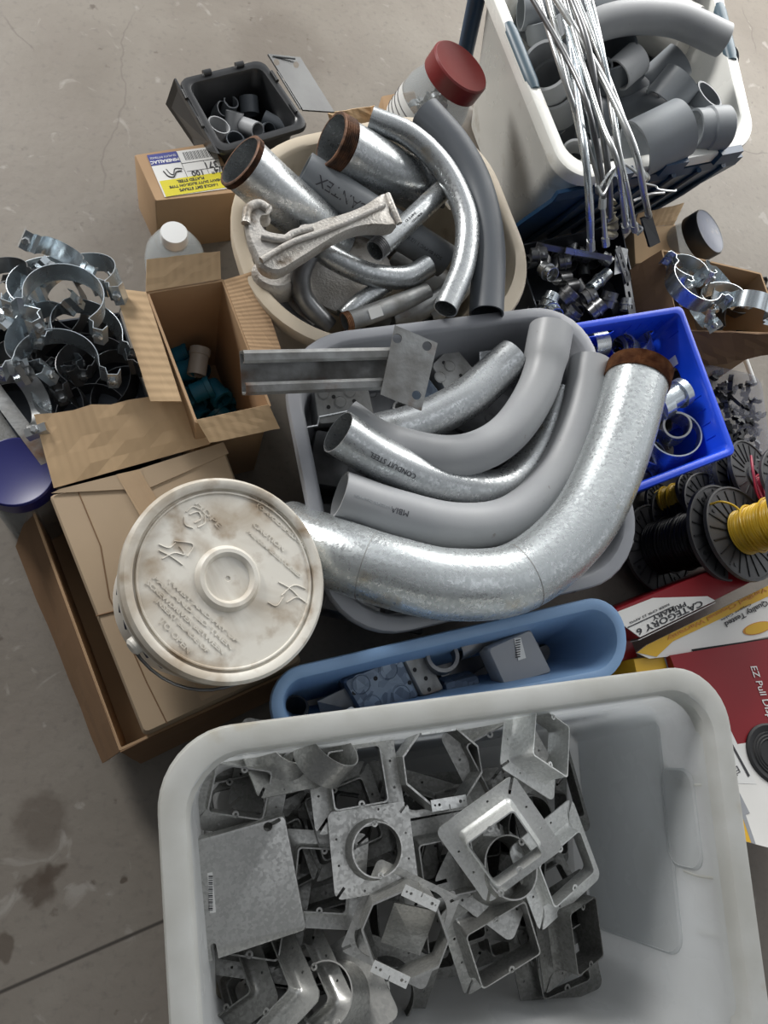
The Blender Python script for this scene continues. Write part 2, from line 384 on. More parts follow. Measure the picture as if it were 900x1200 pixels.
    for (x, y, rad, k) in ((46,1040,.032,.8), (60,1030,.022,.85), (148,1028,.012,.8), (50,960,.05,.5), (5,1108,.02,.7), (845,395,.09,.35), (330,60,.14,.3)):
        ds = N(nt, 'ShaderNodeVectorMath', _operation='DISTANCE'); ds.inputs[1].default_value = P(x,y,0)
        nz = N(nt, 'ShaderNodeTexNoise', Scale=30); L(o, nz.inputs[0]); av = N(nt, 'ShaderNodeVectorMath', _operation='MULTIPLY_ADD'); L(nz.outputs['Color'], av.inputs[0]); av.inputs[1].default_value = (.05,.05,0); L(o, av.inputs[2]); L(av.outputs[0], ds.inputs[0])
        r = N(nt, 'ShaderNodeMapRange'); r.inputs[1].default_value = rad*.6; r.inputs[2].default_value = rad; r.inputs[3].default_value = k; r.inputs[4].default_value = 0
        sb = N(nt, 'ShaderNodeVectorMath', _operation='ADD'); ds.inputs[1].default_value = P(x,y,0)+Vector((.025,.025,0)); L(ds.outputs['Value'], r.inputs[0])
        c = mix(r.outputs[0], c, (.07,.05,.035))
    L(c, b.inputs['Base Color']); b.inputs['Roughness'].default_value = .6
    nz = N(nt, 'ShaderNodeTexNoise', Scale=45, Detail=10); L(o, nz.inputs[0]); bp = N(nt, 'ShaderNodeBump', Strength=.35, Distance=.003); L(nz.outputs[0], bp.inputs['Height']); L(bp.outputs[0], b.inputs['Normal'])
    MATS['concrete'] = m
floor_mat()
f = link('floor', [(-3,-3,0),(5,-3,0),(5,6,0),(-3,6,0)], [(0,1,2,3)], 'concrete', origin=(0,0,0)); f['kind'] = 'structure'

# ================================================================= clear tote in front
CT = [(181,862),(846,776),(918,1300),(208,1350)]
tote, cc = tub(CT, .50, .15, 'clear', None, 'storage_tote', taper=.045, r=.085, lip=.026, drop=.03, th=.003, rin=.45)
tag(tote, 'large frosted clear plastic tote full of steel mud rings, nearest the camera', 'storage tote')
def rim_of(q, zr, m, parent, r, lip, drop, name='rim', mat_=None):
    c = [P(x, y, zr+.0006) for x, y in q]
    prof = [(lip+.001, zr-drop), (-.001, zr-drop), (-.0015, zr-.006), (.001, zr+.001), (.006, zr+.002), (lip-.004, zr+.002), (lip+.001, zr+.0005), (lip+.006, zr-.008), (lip+.006, zr-drop)]
    L = [rloop(c, i, r*(1 if i < .01 else .8), 10, z) for i, z in prof]
    vs, fs = loft(L, close=True)
    return link(name, vs, fs, m, parent)
rim_of(CT, .50, 'clear_rim', tote, .085, .026, .03)
CB = [tuple(c) for c in cc]
def onwall(cs, i, s, z, zr, inset0, taper, z0):
    """point on inner wall i (from corner i to i+1) at fraction s and height z"""
    a = Vector(cs[i]); b = Vector(cs[(i+1) % 4]); cen = sum((Vector(c) for c in cs), Vector())/4
    d = (b-a).normalized(); nn = Vector((-d.y, d.x, 0)); 
    if (cen-a).dot(nn) < 0: nn = -nn
    t = inset0+taper*(zr-z)/(zr-z0)
    p = a.lerp(b, s)+nn*t; p.z = z; return p
# raised panel, handle pads and ribs of the right-hand wall
def wallrib(pts, r, name, m='clear_rim', i=1):
    path = spline([onwall(CB, i, s, z, .5, .026, .045, .15) for s, z in pts], 8)
    link(name, *tube(path, r, seg=10), m, tote)
def wallplate(pts, off, r, name, i=1, t=.004):
    """raised field moulded into wall i, outline given as (fraction along the wall, height)"""
    a3 = [onwall(CB, i, s_, z, .5, .029, .045, .15) for s_, z in pts]; n3 = (a3[1]-a3[0]).cross(a3[2]-a3[0]).normalized(); cen = sum((Vector(c) for c in CB), Vector())/4
    if (cen-a3[0]).dot(n3) < 0: n3 = -n3
    T = axes(a3[0], a3[1]-a3[0], a3[-1]-a3[0]); Ti = T.inverted(); q = [Ti @ p for p in a3]; sg = 1 if (T.to_3x3() @ Vector((0,0,1))).dot(n3) > 0 else -1
    L = [rloop(q, 0, r, 8, -.002*sg), rloop(q, 0, r, 8, off*sg), rloop(q, .003, r, 8, (off+t*.5)*sg), rloop(q, .0035, r, 8, (off+t*.3)*sg)]
    v, f = loft(L); link(name, [T @ p for p in v], f, 'clear', tote)
wallplate([(.10,.40),(.74,.40),(.74,.20),(.10,.20)], .002, .03, 'wall_panel')
wallplate([(.27,.455),(.52,.455),(.52,.39),(.27,.39)], .002, .02, 'handle_panel')
wallrib([(.255,.39),(.275,.41),(.29,.44),(.29,.468)], .0028, 'handle_rib')
wallrib([(.285,.435),(.40,.425),(.53,.425)], .0022, 'handle_rib')
wallrib([(.27,.415),(.40,.408),(.55,.40)], .0022, 'handle_rib')
for s_ in (.31, .53): wallrib([(s_,.468),(s_+.002,.44),(s_-.003,.415)], .0045, 'handle_rib')
wallrib([(.66,.47),(.665,.43)], .003, 'handle_rib')
for s_ in (.35,.58): wallrib([(s_,.30),(s_,.47)], .0035, 'handle_rib', i=3)
wallrib([(.36,.455),(.57,.455)], .0025, 'handle_rib', i=3)
# ================================================================= light blue bin, grey tub, crate, basket
BB = [(312,788),(728,692),(742,792),(322,876)]
BB = [(x, y) for x, y in BB]
bluebin, _ = tub(BB, .34, 0, 'bluetub', None, 'storage_bin', taper=.05, r=.075, lip=.016, drop=.02)
tag(bluebin, 'pale blue plastic bin of electrical boxes behind the clear tote', 'storage bin')
GT = [(322,396),(686,352),(762,672),(394,760)]
graytub, _ = tub(GT, .33, 0, 'graytub', None, 'storage_tub', taper=.05, r=.115, lip=.02, drop=.022, zi=.03)
tag(graytub, 'grey plastic tub holding the fat bent conduits in the middle', 'storage tub')
BK = [(242,180),(548,118),(652,378),(316,428)]
basket, bc = tub(BK, .30, 0, 'basket', None, 'laundry_basket', taper=.06, r=.19, lip=.022, drop=.025, th=.004, k=14)
tag(basket, 'beige oval laundry basket crammed with conduit offcuts and elbows', 'laundry basket')
def slot(c, d, long, w, depth, nrm):
    """obround prism cutter centred at c, long axis d, going along nrm"""
    T = axes(c, d, Vector(nrm).cross(Vector(d)))
    L = []
    for z in (-depth, depth):
        l = []
        for s in (1, -1):
            for j in range(9):
                a = -PI/2+PI*j/8
                l.append(T @ Vector((s*(long/2-w/2)+s*w/2*math.cos(a), s*w/2*math.sin(a), z)))
        L.append(l)
    return loft(L)
cs = []
for s in (.30,.37,.44,.51,.58,.65,.72):
    for z in (.235,.195):
        c = onwall(bc, 1, s, z, .3, .024, .06, 0); a = Vector(bc[1]); b = Vector(bc[2]); d = (b-a).normalized(); nn = Vector((-d.y, d.x, 0))
        cs.append(slot(c, d, .032, .013, .02, nn))
cut(basket, cs)
MC = [(656,380),(800,357),(864,531),(718,588)]
crate, mc = tub(MC, .28, 0, 'crate', None, 'milk_crate', taper=.006, r=.012, lip=.012, drop=.016, th=.004, k=3)
tag(crate, 'bright blue plastic crate holding steel couplings beside the grey tub', 'crate')
cs = []
for i, (lst) in enumerate([[(.30,.245,.10,.016),(.62,.19,.07,.045),(.85,.17,.10,-.03)], [(.44,.20,.09,.055),(.20,.12,.06,.045),(.75,.12,.06,.045)], [], [(.5,.22,.10,.035)]]):
    for s, z, lo, w in lst:
        c = onwall(mc, i, s, z, .28, .014, .006, 0); a = Vector(mc[i]); b = Vector(mc[(i+1)%4]); d = (b-a).normalized(); nn = Vector((-d.y, d.x, 0))
        cs.append(slot(c, d if w > 0 else Vector((0,0,1)), lo, abs(w), .02, nn))
cut(crate, cs)
for i in (0, 1):
    for k in range(11):
        s = .06+.088*k
        for z0, z1 in ((.235,.262),):
            a = onwall(mc, i, s, z0, .28, .0165, .006, 0); b = onwall(mc, i, s, z1, .28, .0165, .006, 0)
            if k in (2,3,4,5): continue
            link('rib', *tube([a, b], .0018, seg=6), 'crate', crate)
lab = [onwall(mc, 1, .27, .235, .28, .0185, .006, 0), onwall(mc, 1, .33, .235, .28, .0185, .006, 0), onwall(mc, 1, .33, .21, .28, .0185, .006, 0), onwall(mc, 1, .27, .21, .28, .0185, .006, 0)]
v, f_, u = slab(lab, .0004); link('sticker', v, f_, 'paper', crate)

# ================================================================= pail on cartons
def rectbox(name, q, z1, z0, m, parent=None, b=.003, **k):
    c = [P(x, y, z1) for x, y in q]
    vs, fs = loft([rloop(c, 0, b, 2, z0), rloop(c, 0, b, 2, z1-b), rloop(c, b*.6, b, 2, z1)])
    return link(name, vs, fs, m, parent, **k)
def openbox(name, q, z1, z0, t, m, parent=None, zb=None):
    c = [P(x, y, z1) for x, y in q]; zb = z0+t if zb is None else zb
    vs, fs = loft([rloop(c, 0, .002, 1, z0), rloop(c, 0, .002, 1, z1), rloop(c, t, .001, 1, z1), rloop(c, t, .001, 1, zb)])
    return link(name, vs, fs, m, parent, smooth=False)
outer = openbox('cardboard_box', [(32,585),(255,525),(352,783),(140,880)], .15, 0, .004, 'card')
tag(outer, 'low open brown carton with drooping side flaps around the boxed pail stand', 'cardboard box')
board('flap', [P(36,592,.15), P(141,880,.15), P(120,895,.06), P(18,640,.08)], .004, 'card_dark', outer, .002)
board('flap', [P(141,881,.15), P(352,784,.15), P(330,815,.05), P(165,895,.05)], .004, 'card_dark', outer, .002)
inner_q = [(57,580),(264,527),(354,776),(168,862)]
inner = rectbox('cardboard_box', inner_q, .225, .006, 'card_tan', b=.006)
tag(inner, 'brown taped carton under the white pail', 'cardboard box')
board('flap', [P(63,572,.228), P(247,520,.228), P(214,460,.262), P(40,486,.258)], .0035, 'card_light', inner, .004)
board('flap', [P(172,573,.2275), P(268,531,.2275), P(262,518,.2285), P(165,549,.2285)], .002, 'card_tan', inner, 0)
board('flap', [P(60,578,.2285), P(172,572,.2285), P(166,549,.2295), P(70,573,.2295)], .002, 'card_tan', inner, 0)
board('tape_strip', [P(136,556,.2305), P(163,550,.2305), P(310,790,.2275), P(280,805,.2275)], .0006, 'tape', inner, .0006)
link('seam', *tube([P(112,722,.2262), P(180,704,.2262)], .0012, seg=6), 'card_dark', inner)
link('crease', *tube([P(90,572,.2255), P(118,640,.2255), P(128,700,.2255), P(172,800,.2255), P(196,848,.2255)], .001, seg=6), 'card_dark', inner)
board('tape_strip', [P(172,640,.2258), P(200,633,.2258), P(268,805,.2258), P(236,822,.2258)], .0004, 'tape', inner, 0)
# the pail
lc = P(269,677,.425); bcn = P(226,702,.262); ax_ = (lc-bcn).normalized(); RL = M(267,677,.425)*123; hp = (lc-bcn).length
pail = thing('plastic_pail', bcn, 'dirty white round plastic pail with sealed lid standing on the brown carton', 'pail')
TP = aim(bcn, ax_)
body = link('bucket', *(lambda g: ([TP @ v for v in g[0]], g[1]))(lathe([(RL*.80,.0),(RL*.84,.004),(RL*.93,hp-.045),(RL*.97,hp-.045),(RL*.97,hp-.03),(RL*.93,hp-.03),(RL*.95,hp-.012)], 72)), 'pail', pail)
Rr = RL
prof = [(Rr*.955,hp-.022),(Rr,hp-.020),(Rr+.0005,hp-.004),(Rr-.004,hp+.001),(Rr-.010,hp+.001),(Rr*.895,hp-.002),(Rr*.885,hp-.008),(Rr*.87,hp-.008),(Rr*.862,hp-.0035),(Rr*.85,hp-.0035),(Rr*.84,hp-.006),(Rr*.325,hp-.006),(Rr*.31,hp-.002),(Rr*.285,hp+.001),(Rr*.25,hp+.001),(Rr*.225,hp-.002),(Rr*.215,hp-.006),(.004,hp-.007),(.003,hp-.0085),(.0005,hp-.0085)]
v, f_ = lathe(prof, 96); lid = link('lid', [TP @ a for a in v], f_, 'lid_white', pail)
# wire handle
pa = [TP @ Vector((RL*1.0*math.cos(a), RL*1.0*math.sin(a), hp-.055-.05*math.sin((a-math.radians(130))/math.radians(160)*PI))) for a in [math.radians(130+160*i/20) for i in range(21)]]
link('handle', *tube(pa, .0022, seg=8), 'steel_dark', pail)
for a in (130, 290):
    a = math.radians(a); c = TP @ Vector((RL*.97*math.cos(a), RL*.97*math.sin(a), hp-.055)); link('handle_ear', *(lambda g: ([aim(c, TP.to_3x3() @ Vector((math.cos(a), math.sin(a), 0))) @ q for q in g[0]], g[1]))(lathe([(.012,-.008),(.012,.004),(.008,.007)], 16)), 'pail', pail)
# band of dark print round the pail side, on the side facing left
dl = TP.inverted().to_3x3() @ Vector((-.8,-.6,0)); ac = math.atan2(dl.y, dl.x)
for k in range(13):
    a = ac+math.radians(-66+11*k); r0 = RL*.925
    pp = [TP @ Vector(((r0-e*.004)*math.cos(a+d), (r0-e*.004)*math.sin(a+d), hp-.052-.04*e)) for d, e in ((0,0),(.05,.3),(-.02,.6),(.06,1))]
    link('printed_mark', *tube(pp, .002, seg=6), 'ink', pail)
# ================================================================= conduits
def arclen(path, L0):
    out = [path[0]]; acc = 0
    for a, b in zip(path, path[1:]):
        d = (b-a).length
        if acc+d >= L0: out.append(a.lerp(b, (L0-acc)/d)); return out
        acc += d; out.append(b)
    return out
def pipe(name, pts, rp, m, label, cat, group=None, wall=None, thread=None, bell=None, collar=None, seg=28, parent=None, steps=9, flat=False):
    path = spline([P(*p) for p in pts], steps if len(pts) > 2 else 16)
    mid = pts[len(pts)//2] if len(pts) > 2 else [(pts[0][i]+pts[1][i])/2 for i in range(3)]
    r = rp*M(*mid); wall = wall or max(.0018, r*.09)
    R = r
    if bell:                                         # swollen socket at the end of the path, length in m
        tot = sum((b-a).length for a, b in zip(path, path[1:])); acc = 0; R = [r]
        for a, b in zip(path, path[1:]):
            acc += (b-a).length; t = (acc-(tot-bell))/.012; R.append(r*(1+.11*max(0, min(1, t))))
    v, f = tube(path, R, wall, seg)
    o = link(name, v, f, m, parent, origin=None)
    if parent is None: tag(o, label, cat, group)
    for end, tm, tl in (thread or []):
        pp = path if end == 0 else path[::-1]
        sub = arclen(pp, tl); n = max(5, int(tl/.0036)); d = (sub[-1]-sub[0]).normalized()
        p2 = [sub[0]-d*.0008+d*(tl*i/n) for i in range(n*2+1) if i <= n]; q = []; RR = []
        for i in range(len(p2)-1):
            q += [p2[i], p2[i].lerp(p2[i+1], .5)]; RR += [r*1.0, r*1.05]
        v, f = tube(q, RR, wall*.9, seg); link('thread', v, f, tm, o, smooth=False)
    for s0, s1, k in (collar or []):                 # raised bands: fraction from, to, radius factor
        n = len(path)-1; a = path[0].lerp(path[-1], s0); b = path[0].lerp(path[-1], s1)
        v, f = tube([a, a.lerp(b,.08), a.lerp(b,.92), b], [r*1.0, r*k, r*k, r*1.0], r*.05+.0005+r*(k-1)*.9, seg); link('band', v, f, m, o)
    return o, path, r
def ontube(path, r, i, T=None):
    """frame on the camera side of a tube at path index i: x along the pipe, z facing the camera"""
    c = path[i]; t = (path[min(i+1, len(path)-1)]-path[max(i-1, 0)]).normalized(); v = (Vector((0,0,HC))-c).normalized()
    z = (v-t*v.dot(t)).normalized(); y = z.cross(t)
    return c+z*r, t, y, z
def lettering_on(path, r, i, s, size, m, parent, flip=False, off=0):
    c, t, y, z = ontube(path, r, i)
    if flip: t, y = -t, -y
    T = Matrix(((t.x,y.x,z.x,c.x),(t.y,y.y,z.y,c.y),(t.z,y.z,z.z,c.z),(0,0,0,1)))
    o = text(s, size, Matrix.Identity(4), m, None, ext=.0002)
    vs = []
    for v in o.data.vertices:
        p = v.co+Vector(o.location); a = (p.y+off)/r
        vs.append(T @ Vector((p.x, r*math.sin(a), r*math.cos(a)-r+.0003+p.z)))
    fs = [tuple(p.vertices) for p in o.data.polygons]; bpy.data.objects.remove(o)
    return link('lettering', vs, fs, m, parent, smooth=False)
CP = 'conduit'
# ---- six elbows over the grey tub
o, pa, r = pipe('conduit_elbow', [(336,626,.27),(396,650,.333),(460,671,.365),(530,685,.378),(610,675,.38),(680,615,.385),(722,530,.385),(750,432,.385)], 41.5, 'galv_big', 'fattest galvanized steel conduit elbow with brown rusty thread at its upper right end', CP, thread=[(1,'rust',.034)], seg=48)
for i in (14, 36): 
    q = pa[i:i+2]; d = (q[1]-q[0]).normalized(); link('weld_mark', *tube([pa[i], pa[i]+d*.0015], r*1.003, .002, 48), 'galv_old', o)
o, pa, r = pipe('conduit_elbow', [(398,579,.345),(460,600,.335),(535,616,.325),(600,606,.32),(650,560,.32),(680,490,.325),(692,424,.335)], 26.5, 'pvc', 'grey plastic conduit elbow with plain ends lying just inside the fattest steel elbow', CP, wall=.004, seg=40)
lettering_on(pa, r, 9, 'MBIA', .013, 'pvc_print', o, off=-.004, flip=True); lettering_on(pa, r, 5, 'SCH 40 PVC CONDUIT 90 C', .0055, 'galv', o, off=.006)
o, pa, r = pipe('conduit_elbow', [(396,506,.375),(450,540,.34),(520,568,.30),(590,572,.275),(632,530,.27),(658,462,.28)], 24, 'galv', 'shiny steel conduit elbow whose open left end rests above the socketed grey elbow', CP, wall=.002, seg=36)
lettering_on(pa, r, 9, 'CONDUIT STEEL', .012, 'pvc_print', o, flip=True)
o, pa, r = pipe('conduit_elbow', [(404,492,.315),(450,520,.32),(530,535,.325),(590,512,.33),(630,455,.335),(646,386,.345)], 24.5, 'pvc', 'grey plastic conduit elbow with a swollen socket at its top end', CP, wall=.003, bell=.072, seg=40)
pipe('conduit_elbow', [(430,512,.28),(490,496,.285),(545,468,.295),(580,438,.30),(603,418,.31)], 24, 'galv', 'short galvanized elbow innermost in the nest of bends above the knockout boxes', CP, wall=.002, seg=36)
pipe('conduit_elbow', [(352,505,.20),(362,560,.18),(372,600,.17)], 8, 'steel_dark', 'thin dark conduit standing along the left wall of the grey tub', CP)
# ---- beige basket
g = None
pipe('conduit_nipple', [(281,188,.385),(330,232,.33),(395,285,.24)], 31, 'galv', 'thick galvanized nipple with a rust-stained mouth, leftmost in the beige basket', CP, thread=[(0,'rust_dark',.012)], wall=.0035, seg=40)
pipe('conduit_nipple', [(388,163,.37),(440,192,.33),(497,222,.28)], 29.5, 'galv', 'thick galvanized nipple with brown threaded mouth at the top of the beige basket', CP, thread=[(0,'rust_dark',.03)], wall=.004, seg=40)
o, pa, r = pipe('conduit_nipple', [(356,199,.33),(522,306,.26)], 20.5, 'pvc_mid', 'grey plastic pipe with printed lettering lying under the wrench-like steel casting', CP, wall=.004, seg=36)
lettering_on(pa, r, 4, 'CANTEX', .026, 'pvc_print', o, flip=True); lettering_on(pa, r, 13, 'SCH 80 PVC 1 1/2 IN', .009, 'pvc_print', o, flip=True)
o, pa, r = pipe('conduit_elbow', [(434,139,.37),(482,160,.37),(522,200,.365),(546,255,.36),(543,310,.355),(522,362,.35)], 14, 'galv', 'long thin galvanized conduit bend arching over the right half of the beige basket', CP, wall=.002, seg=28)
pipe('conduit_elbow', [(498,132,.35),(535,175,.35),(560,225,.345),(572,290,.34),(570,368,.33)], 19.5, 'pvc_dark', 'dark grey plastic conduit bend along the right side of the beige basket', CP, wall=.003, seg=32)
o, pa, r = pipe('conduit_nipple', [(440,294,.335),(477,262,.335),(516,225,.33)], 12.5, 'galv', 'short threaded steel nipple with a black printed tag crossing the basket', CP, thread=[(0,'steel_dark',.02)], wall=.002)
lettering_on(pa, r, 9, 'CE  E-33912', .006, 'pvc_print', o, off=.004); lettering_on(pa, r, 10, 'LISTED RIGID', .005, 'pvc_print', o, off=-.004)
pipe('conduit_elbow', [(362,283,.315),(395,305,.31),(435,322,.305),(475,325,.30),(502,312,.30)], 13.5, 'galv', 'smooth galvanized elbow sweeping right in the middle of the beige basket', CP, wall=.002, seg=28)
pipe('conduit_elbow', [(361,298,.335),(352,325,.31),(358,352,.28),(385,383,.25)], 12, 'steel_dark', 'small dull steel elbow with open end up in front of the long sweep elbow', CP, wall=.0018)
o, pa, r = pipe('conduit_nipple', [(404,378,.30),(440,366,.30),(500,343,.29)], 11.5, 'galv_old', 'worn steel nipple with a white barcode sticker lying along the grey tub rim', CP, wall=.002, thread=[(0,'rust',.012)])
c, t, y, z = ontube(pa, r, 8); T = axes(c+z*.0008, t, y); link('sticker', [T @ v for v in box(0,0,0,.026,.018,.0006)[0]], box(0,0,0,1,1,1)[1], 'paper', o)
pipe('conduit_nipple', [(402,372,.27),(425,352,.28),(452,335,.28)], 11, 'galv', 'short steel stub poking up behind the worn nipple with the sticker', CP)
pipe('conduit_elbow', [(460,372,.27),(495,362,.28),(530,338,.28),(548,300,.27)], 12, 'galv_old', 'dull steel elbow low in the basket under the long galvanized bend', CP)
pipe('conduit_nipple', [(500,372,.27),(530,350,.27),(552,322,.26)], 12, 'galv_old', 'dull steel stub at the right below the long galvanized bend', CP)
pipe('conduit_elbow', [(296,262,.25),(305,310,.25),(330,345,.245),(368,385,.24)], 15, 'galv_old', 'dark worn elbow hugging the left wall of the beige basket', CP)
pipe('conduit_elbow', [(310,330,.25),(335,372,.25),(372,396,.24)], 13, 'steel_dark', 'dark steel elbow lowest along the left front of the beige basket', CP)
pipe('conduit_elbow', [(330,300,.22),(350,335,.22),(400,350,.21)], 14, 'galv_old', 'buried dull elbow under the small open elbow in the basket', CP)
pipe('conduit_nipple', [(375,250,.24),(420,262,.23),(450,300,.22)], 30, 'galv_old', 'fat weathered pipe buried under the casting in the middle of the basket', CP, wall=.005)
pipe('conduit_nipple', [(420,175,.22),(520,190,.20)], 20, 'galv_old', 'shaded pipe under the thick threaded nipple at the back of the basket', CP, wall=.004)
pipe('rebar', [(430,205,.30),(470,228,.29),(520,240,.28)], 4.5, 'galv_old', 'thin twisted steel bar beside the thick threaded nipple', 'rod', collar=[(.06*i, .06*i+.025, 1.25) for i in range(1,16)], seg=10)
for i, (a, b, c, d) in enumerate([(330,350,.12,30),(420,360,.12,34),(500,330,.12,34),(520,250,.12,34),(460,200,.12,34),(330,240,.12,34),(400,300,.11,34),(440,250,.15,26)]):
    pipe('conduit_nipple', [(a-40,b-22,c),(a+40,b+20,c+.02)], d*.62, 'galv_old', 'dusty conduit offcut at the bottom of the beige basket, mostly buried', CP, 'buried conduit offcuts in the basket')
# disc-shaped flange under the elbows
T = pose(P(408,322,.25), 0, 200, 12); s = 52*M(408,322,.25)
v, f = lathe([(.002,-.003),(s*.96,-.003),(s,0),(s*.98,.006),(s*.85,.010),(s*.5,.012),(.004,.012)], 48); tag(link('round_cover', [T @ q for q in v], f, 'cast'), 'round cast metal cover disc under the sweeping elbow in the basket', 'cover')
# ---- aluminium casting: hook jaw, waist and flared foot
def casting():
    z0 = .39; A = [(287,258),(290,243),(302,236),(316,240),(313,250),(303,252),(302,262),(312,272),(340,275),(352,264),(366,262),(382,256),(405,250),(430,240),(452,226),(461,229),(460,248),(466,262),(440,262),(418,266),(395,276),(372,290),(350,304),(325,318),(306,312),(298,296),(290,278)]
    m_ = len(A); c = []
    for i in range(m_):
        a, b, d, e = [Vector((*A[(i+j) % m_], 0)) for j in (-1,0,1,2)]
        for j in range(3):
            t = j/3; q = .5*((2*b)+(d-a)*t+(2*a-5*b+4*d-e)*t*t+(e-a-3*d+3*b)*t**3); c.append(P(q.x, q.y, z0))
    th = .03; L = []
    cen = sum(c, Vector())/len(c)
    for dz, k in ((-th, .93), (-th+.005, .975), (-.010, 1), (-.004, .985), (0, .95)):
        L.append([cen.lerp(q, k)+Vector((0,0,dz)) for q in c])
    v, f = loft(L)
    o = link('steel_casting', v, f, 'cast'); tag(o, 'pitted hook-jawed metal casting like an open spanner on top of the basket pipes', 'casting')
    rib = spline([P(306,305,z0+.004),P(340,285,z0+.004),P(375,272,z0+.004),P(410,258,z0+.003),P(450,240,z0+.003)], 8)
    link('rib', *tube(rib, .005, seg=12), 'cast', o)
    rib = spline([P(288,262,z0),P(291,245,z0+.002),P(303,239,z0+.002),P(314,245,z0+.002)], 8); link('jaw', *tube(rib, .0075, seg=12), 'cast', o)
    rib = spline([P(306,277,z0+.003),P(330,281,z0+.004),P(345,273,z0+.004),P(366,268,z0+.004)], 8); link('rib', *tube(rib, .006, seg=12), 'cast', o)
    rib = spline([P(454,228,z0),P(461,245,z0),P(468,262,z0-.004)], 6); link('foot', *tube(rib, .0055, seg=12), 'cast', o)
    return o
casting()
def cast2():
    A = [(298,300),(345,300),(356,322),(338,342),(308,338),(290,320)]
    c = [P(x, y, .31) for x, y in A]; v, f = loft([rloop(c, i_, .02, 4, z_) for i_, z_ in ((.002,.24),(0,.27),(.001,.295),(.004,.305),(.009,.31))])
    tag(link('steel_casting', v, f, 'cast'), 'lower lump of pitted metal under the hook-jawed casting', 'casting')
cast2()
# ---- strut bracket on the grey tub
def bracket():
    z = .40; a0 = P(287,437,z+.012); a1 = P(486,431,z-.002); d = (a1-a0); Lx = d.length; Wd = 50*M(390,430,z)
    T = axes(a0, d, Vector((0,1,0)).cross(d.normalized()).cross(d.normalized())*-1) if False else None
    up = (Vector((0,0,HC))-(a0+a1)/2).normalized(); x = d.normalized(); y = up.cross(x).normalized(); zz = x.cross(y)
    T = Matrix(((x.x,y.x,zz.x,a0.x),(x.y,y.y,zz.y,a0.y),(x.z,y.z,zz.z,a0.z),(0,0,0,1)))
    h = Wd; w = h/2; t = .0024; D = .036
    # cross-section of a slotted strut channel seen from its open side (y, z)
    O = [(-w,0),(-w,-D),(w,-D),(w,0),(w*.45,0),(w*.45,-.008),(w*.45-t,-.008),(w*.45-t,t*0+.0015),(w-.001,.0015)] 
    prof = [(-w*.42,-.009),(-w*.42,0),(-w*.55,.003),(-w*.85,.003),(-w,-.003),(-w,-D+.003),(-w+.003,-D),(w-.003,-D),(w,-D+.003),(w,-.003),(w*.85,.003),(w*.55,.003),(w*.42,0),(w*.42,-.009)]
    inn = [(w*.42-.0*t+t*1,-.009),(w*.42+t,-.001),(w*.58,-.0005+t*0),(w*.82,-.0003),(w-t,-.004),(w-t,-D+.005),(w-.005,-D+t),(-w+.005,-D+t),(-w+t,-D+.005),(-w+t,-.004),(-w*.82,-.0003),(-w*.58,-.0005),(-w*.42-t,-.001),(-w*.42-t,-.009)]
    loop = prof+inn
    v, f = loft([[T @ Vector((s*Lx, yy, zz_)) for yy, zz_ in loop] for s in (0, 1)])
    root = thing('strut_bracket', a0, 'galvanized strut channel bracket with a drilled end plate lying across the grey tub', 'bracket')
    ch = link('channel', v, f, 'galv_old', root, smooth=False)
    q = [P(463,381,z+.03),P(513,402,z+.03),P(494,481,z-.005),P(446,462,z-.005)]
    v, f, u = slab(q, .005); pl = link('end_plate', v, f, 'galv_old', root, smooth=False)
    o_ = Vector(root['_o']); nn = (q[1]-q[0]).cross(q[3]-q[0]).normalized(); cs = []
    for px, py in ((466,396),(500,406),(488,463)):
        c = P(px, py, z+.03-.035*((py-390)/85)); s = 5.5*M(px,py,z); cs.append(tube([c-nn*.03, c+nn*.03], s, seg=20))
    cut(pl, cs)
bracket()
# ================================================================= mud rings and extension boxes in the clear tote
def corners(hx, hy, r, slots=(), sl=0, sw=0):
    out = []
    for i in range(4):
        sx = (1,-1,-1,1)[i]; sy = (1,1,-1,-1)[i]; a0 = i*90; cx, cy = sx*(hx-r), sy*(hy-r)
        def arc(d): a = math.radians(a0+d); return Vector((cx+r*math.cos(a), cy+r*math.sin(a), 0))
        if i in slots:
            m = Vector((math.cos(math.radians(a0+45)), math.sin(math.radians(a0+45)), 0)); q = Vector((-m.y, m.x, 0)); e = Vector((cx, cy, 0))+m*r
            out += [arc(0), arc(14), arc(28), e-q*sw-m*sw*.3, e-q*sw-m*sl, e+q*sw-m*sl, e+q*sw-m*sw*.3, arc(62), arc(76), arc(90)]
        else: out += [arc(10*j) for j in range(10)]
    return out
def circ(r): return [Vector((r*math.cos(math.radians(i*90+j*9+1)), r*math.sin(math.radians(i*90+j*9+1)), 0)) for i in range(4) for j in range(10)]
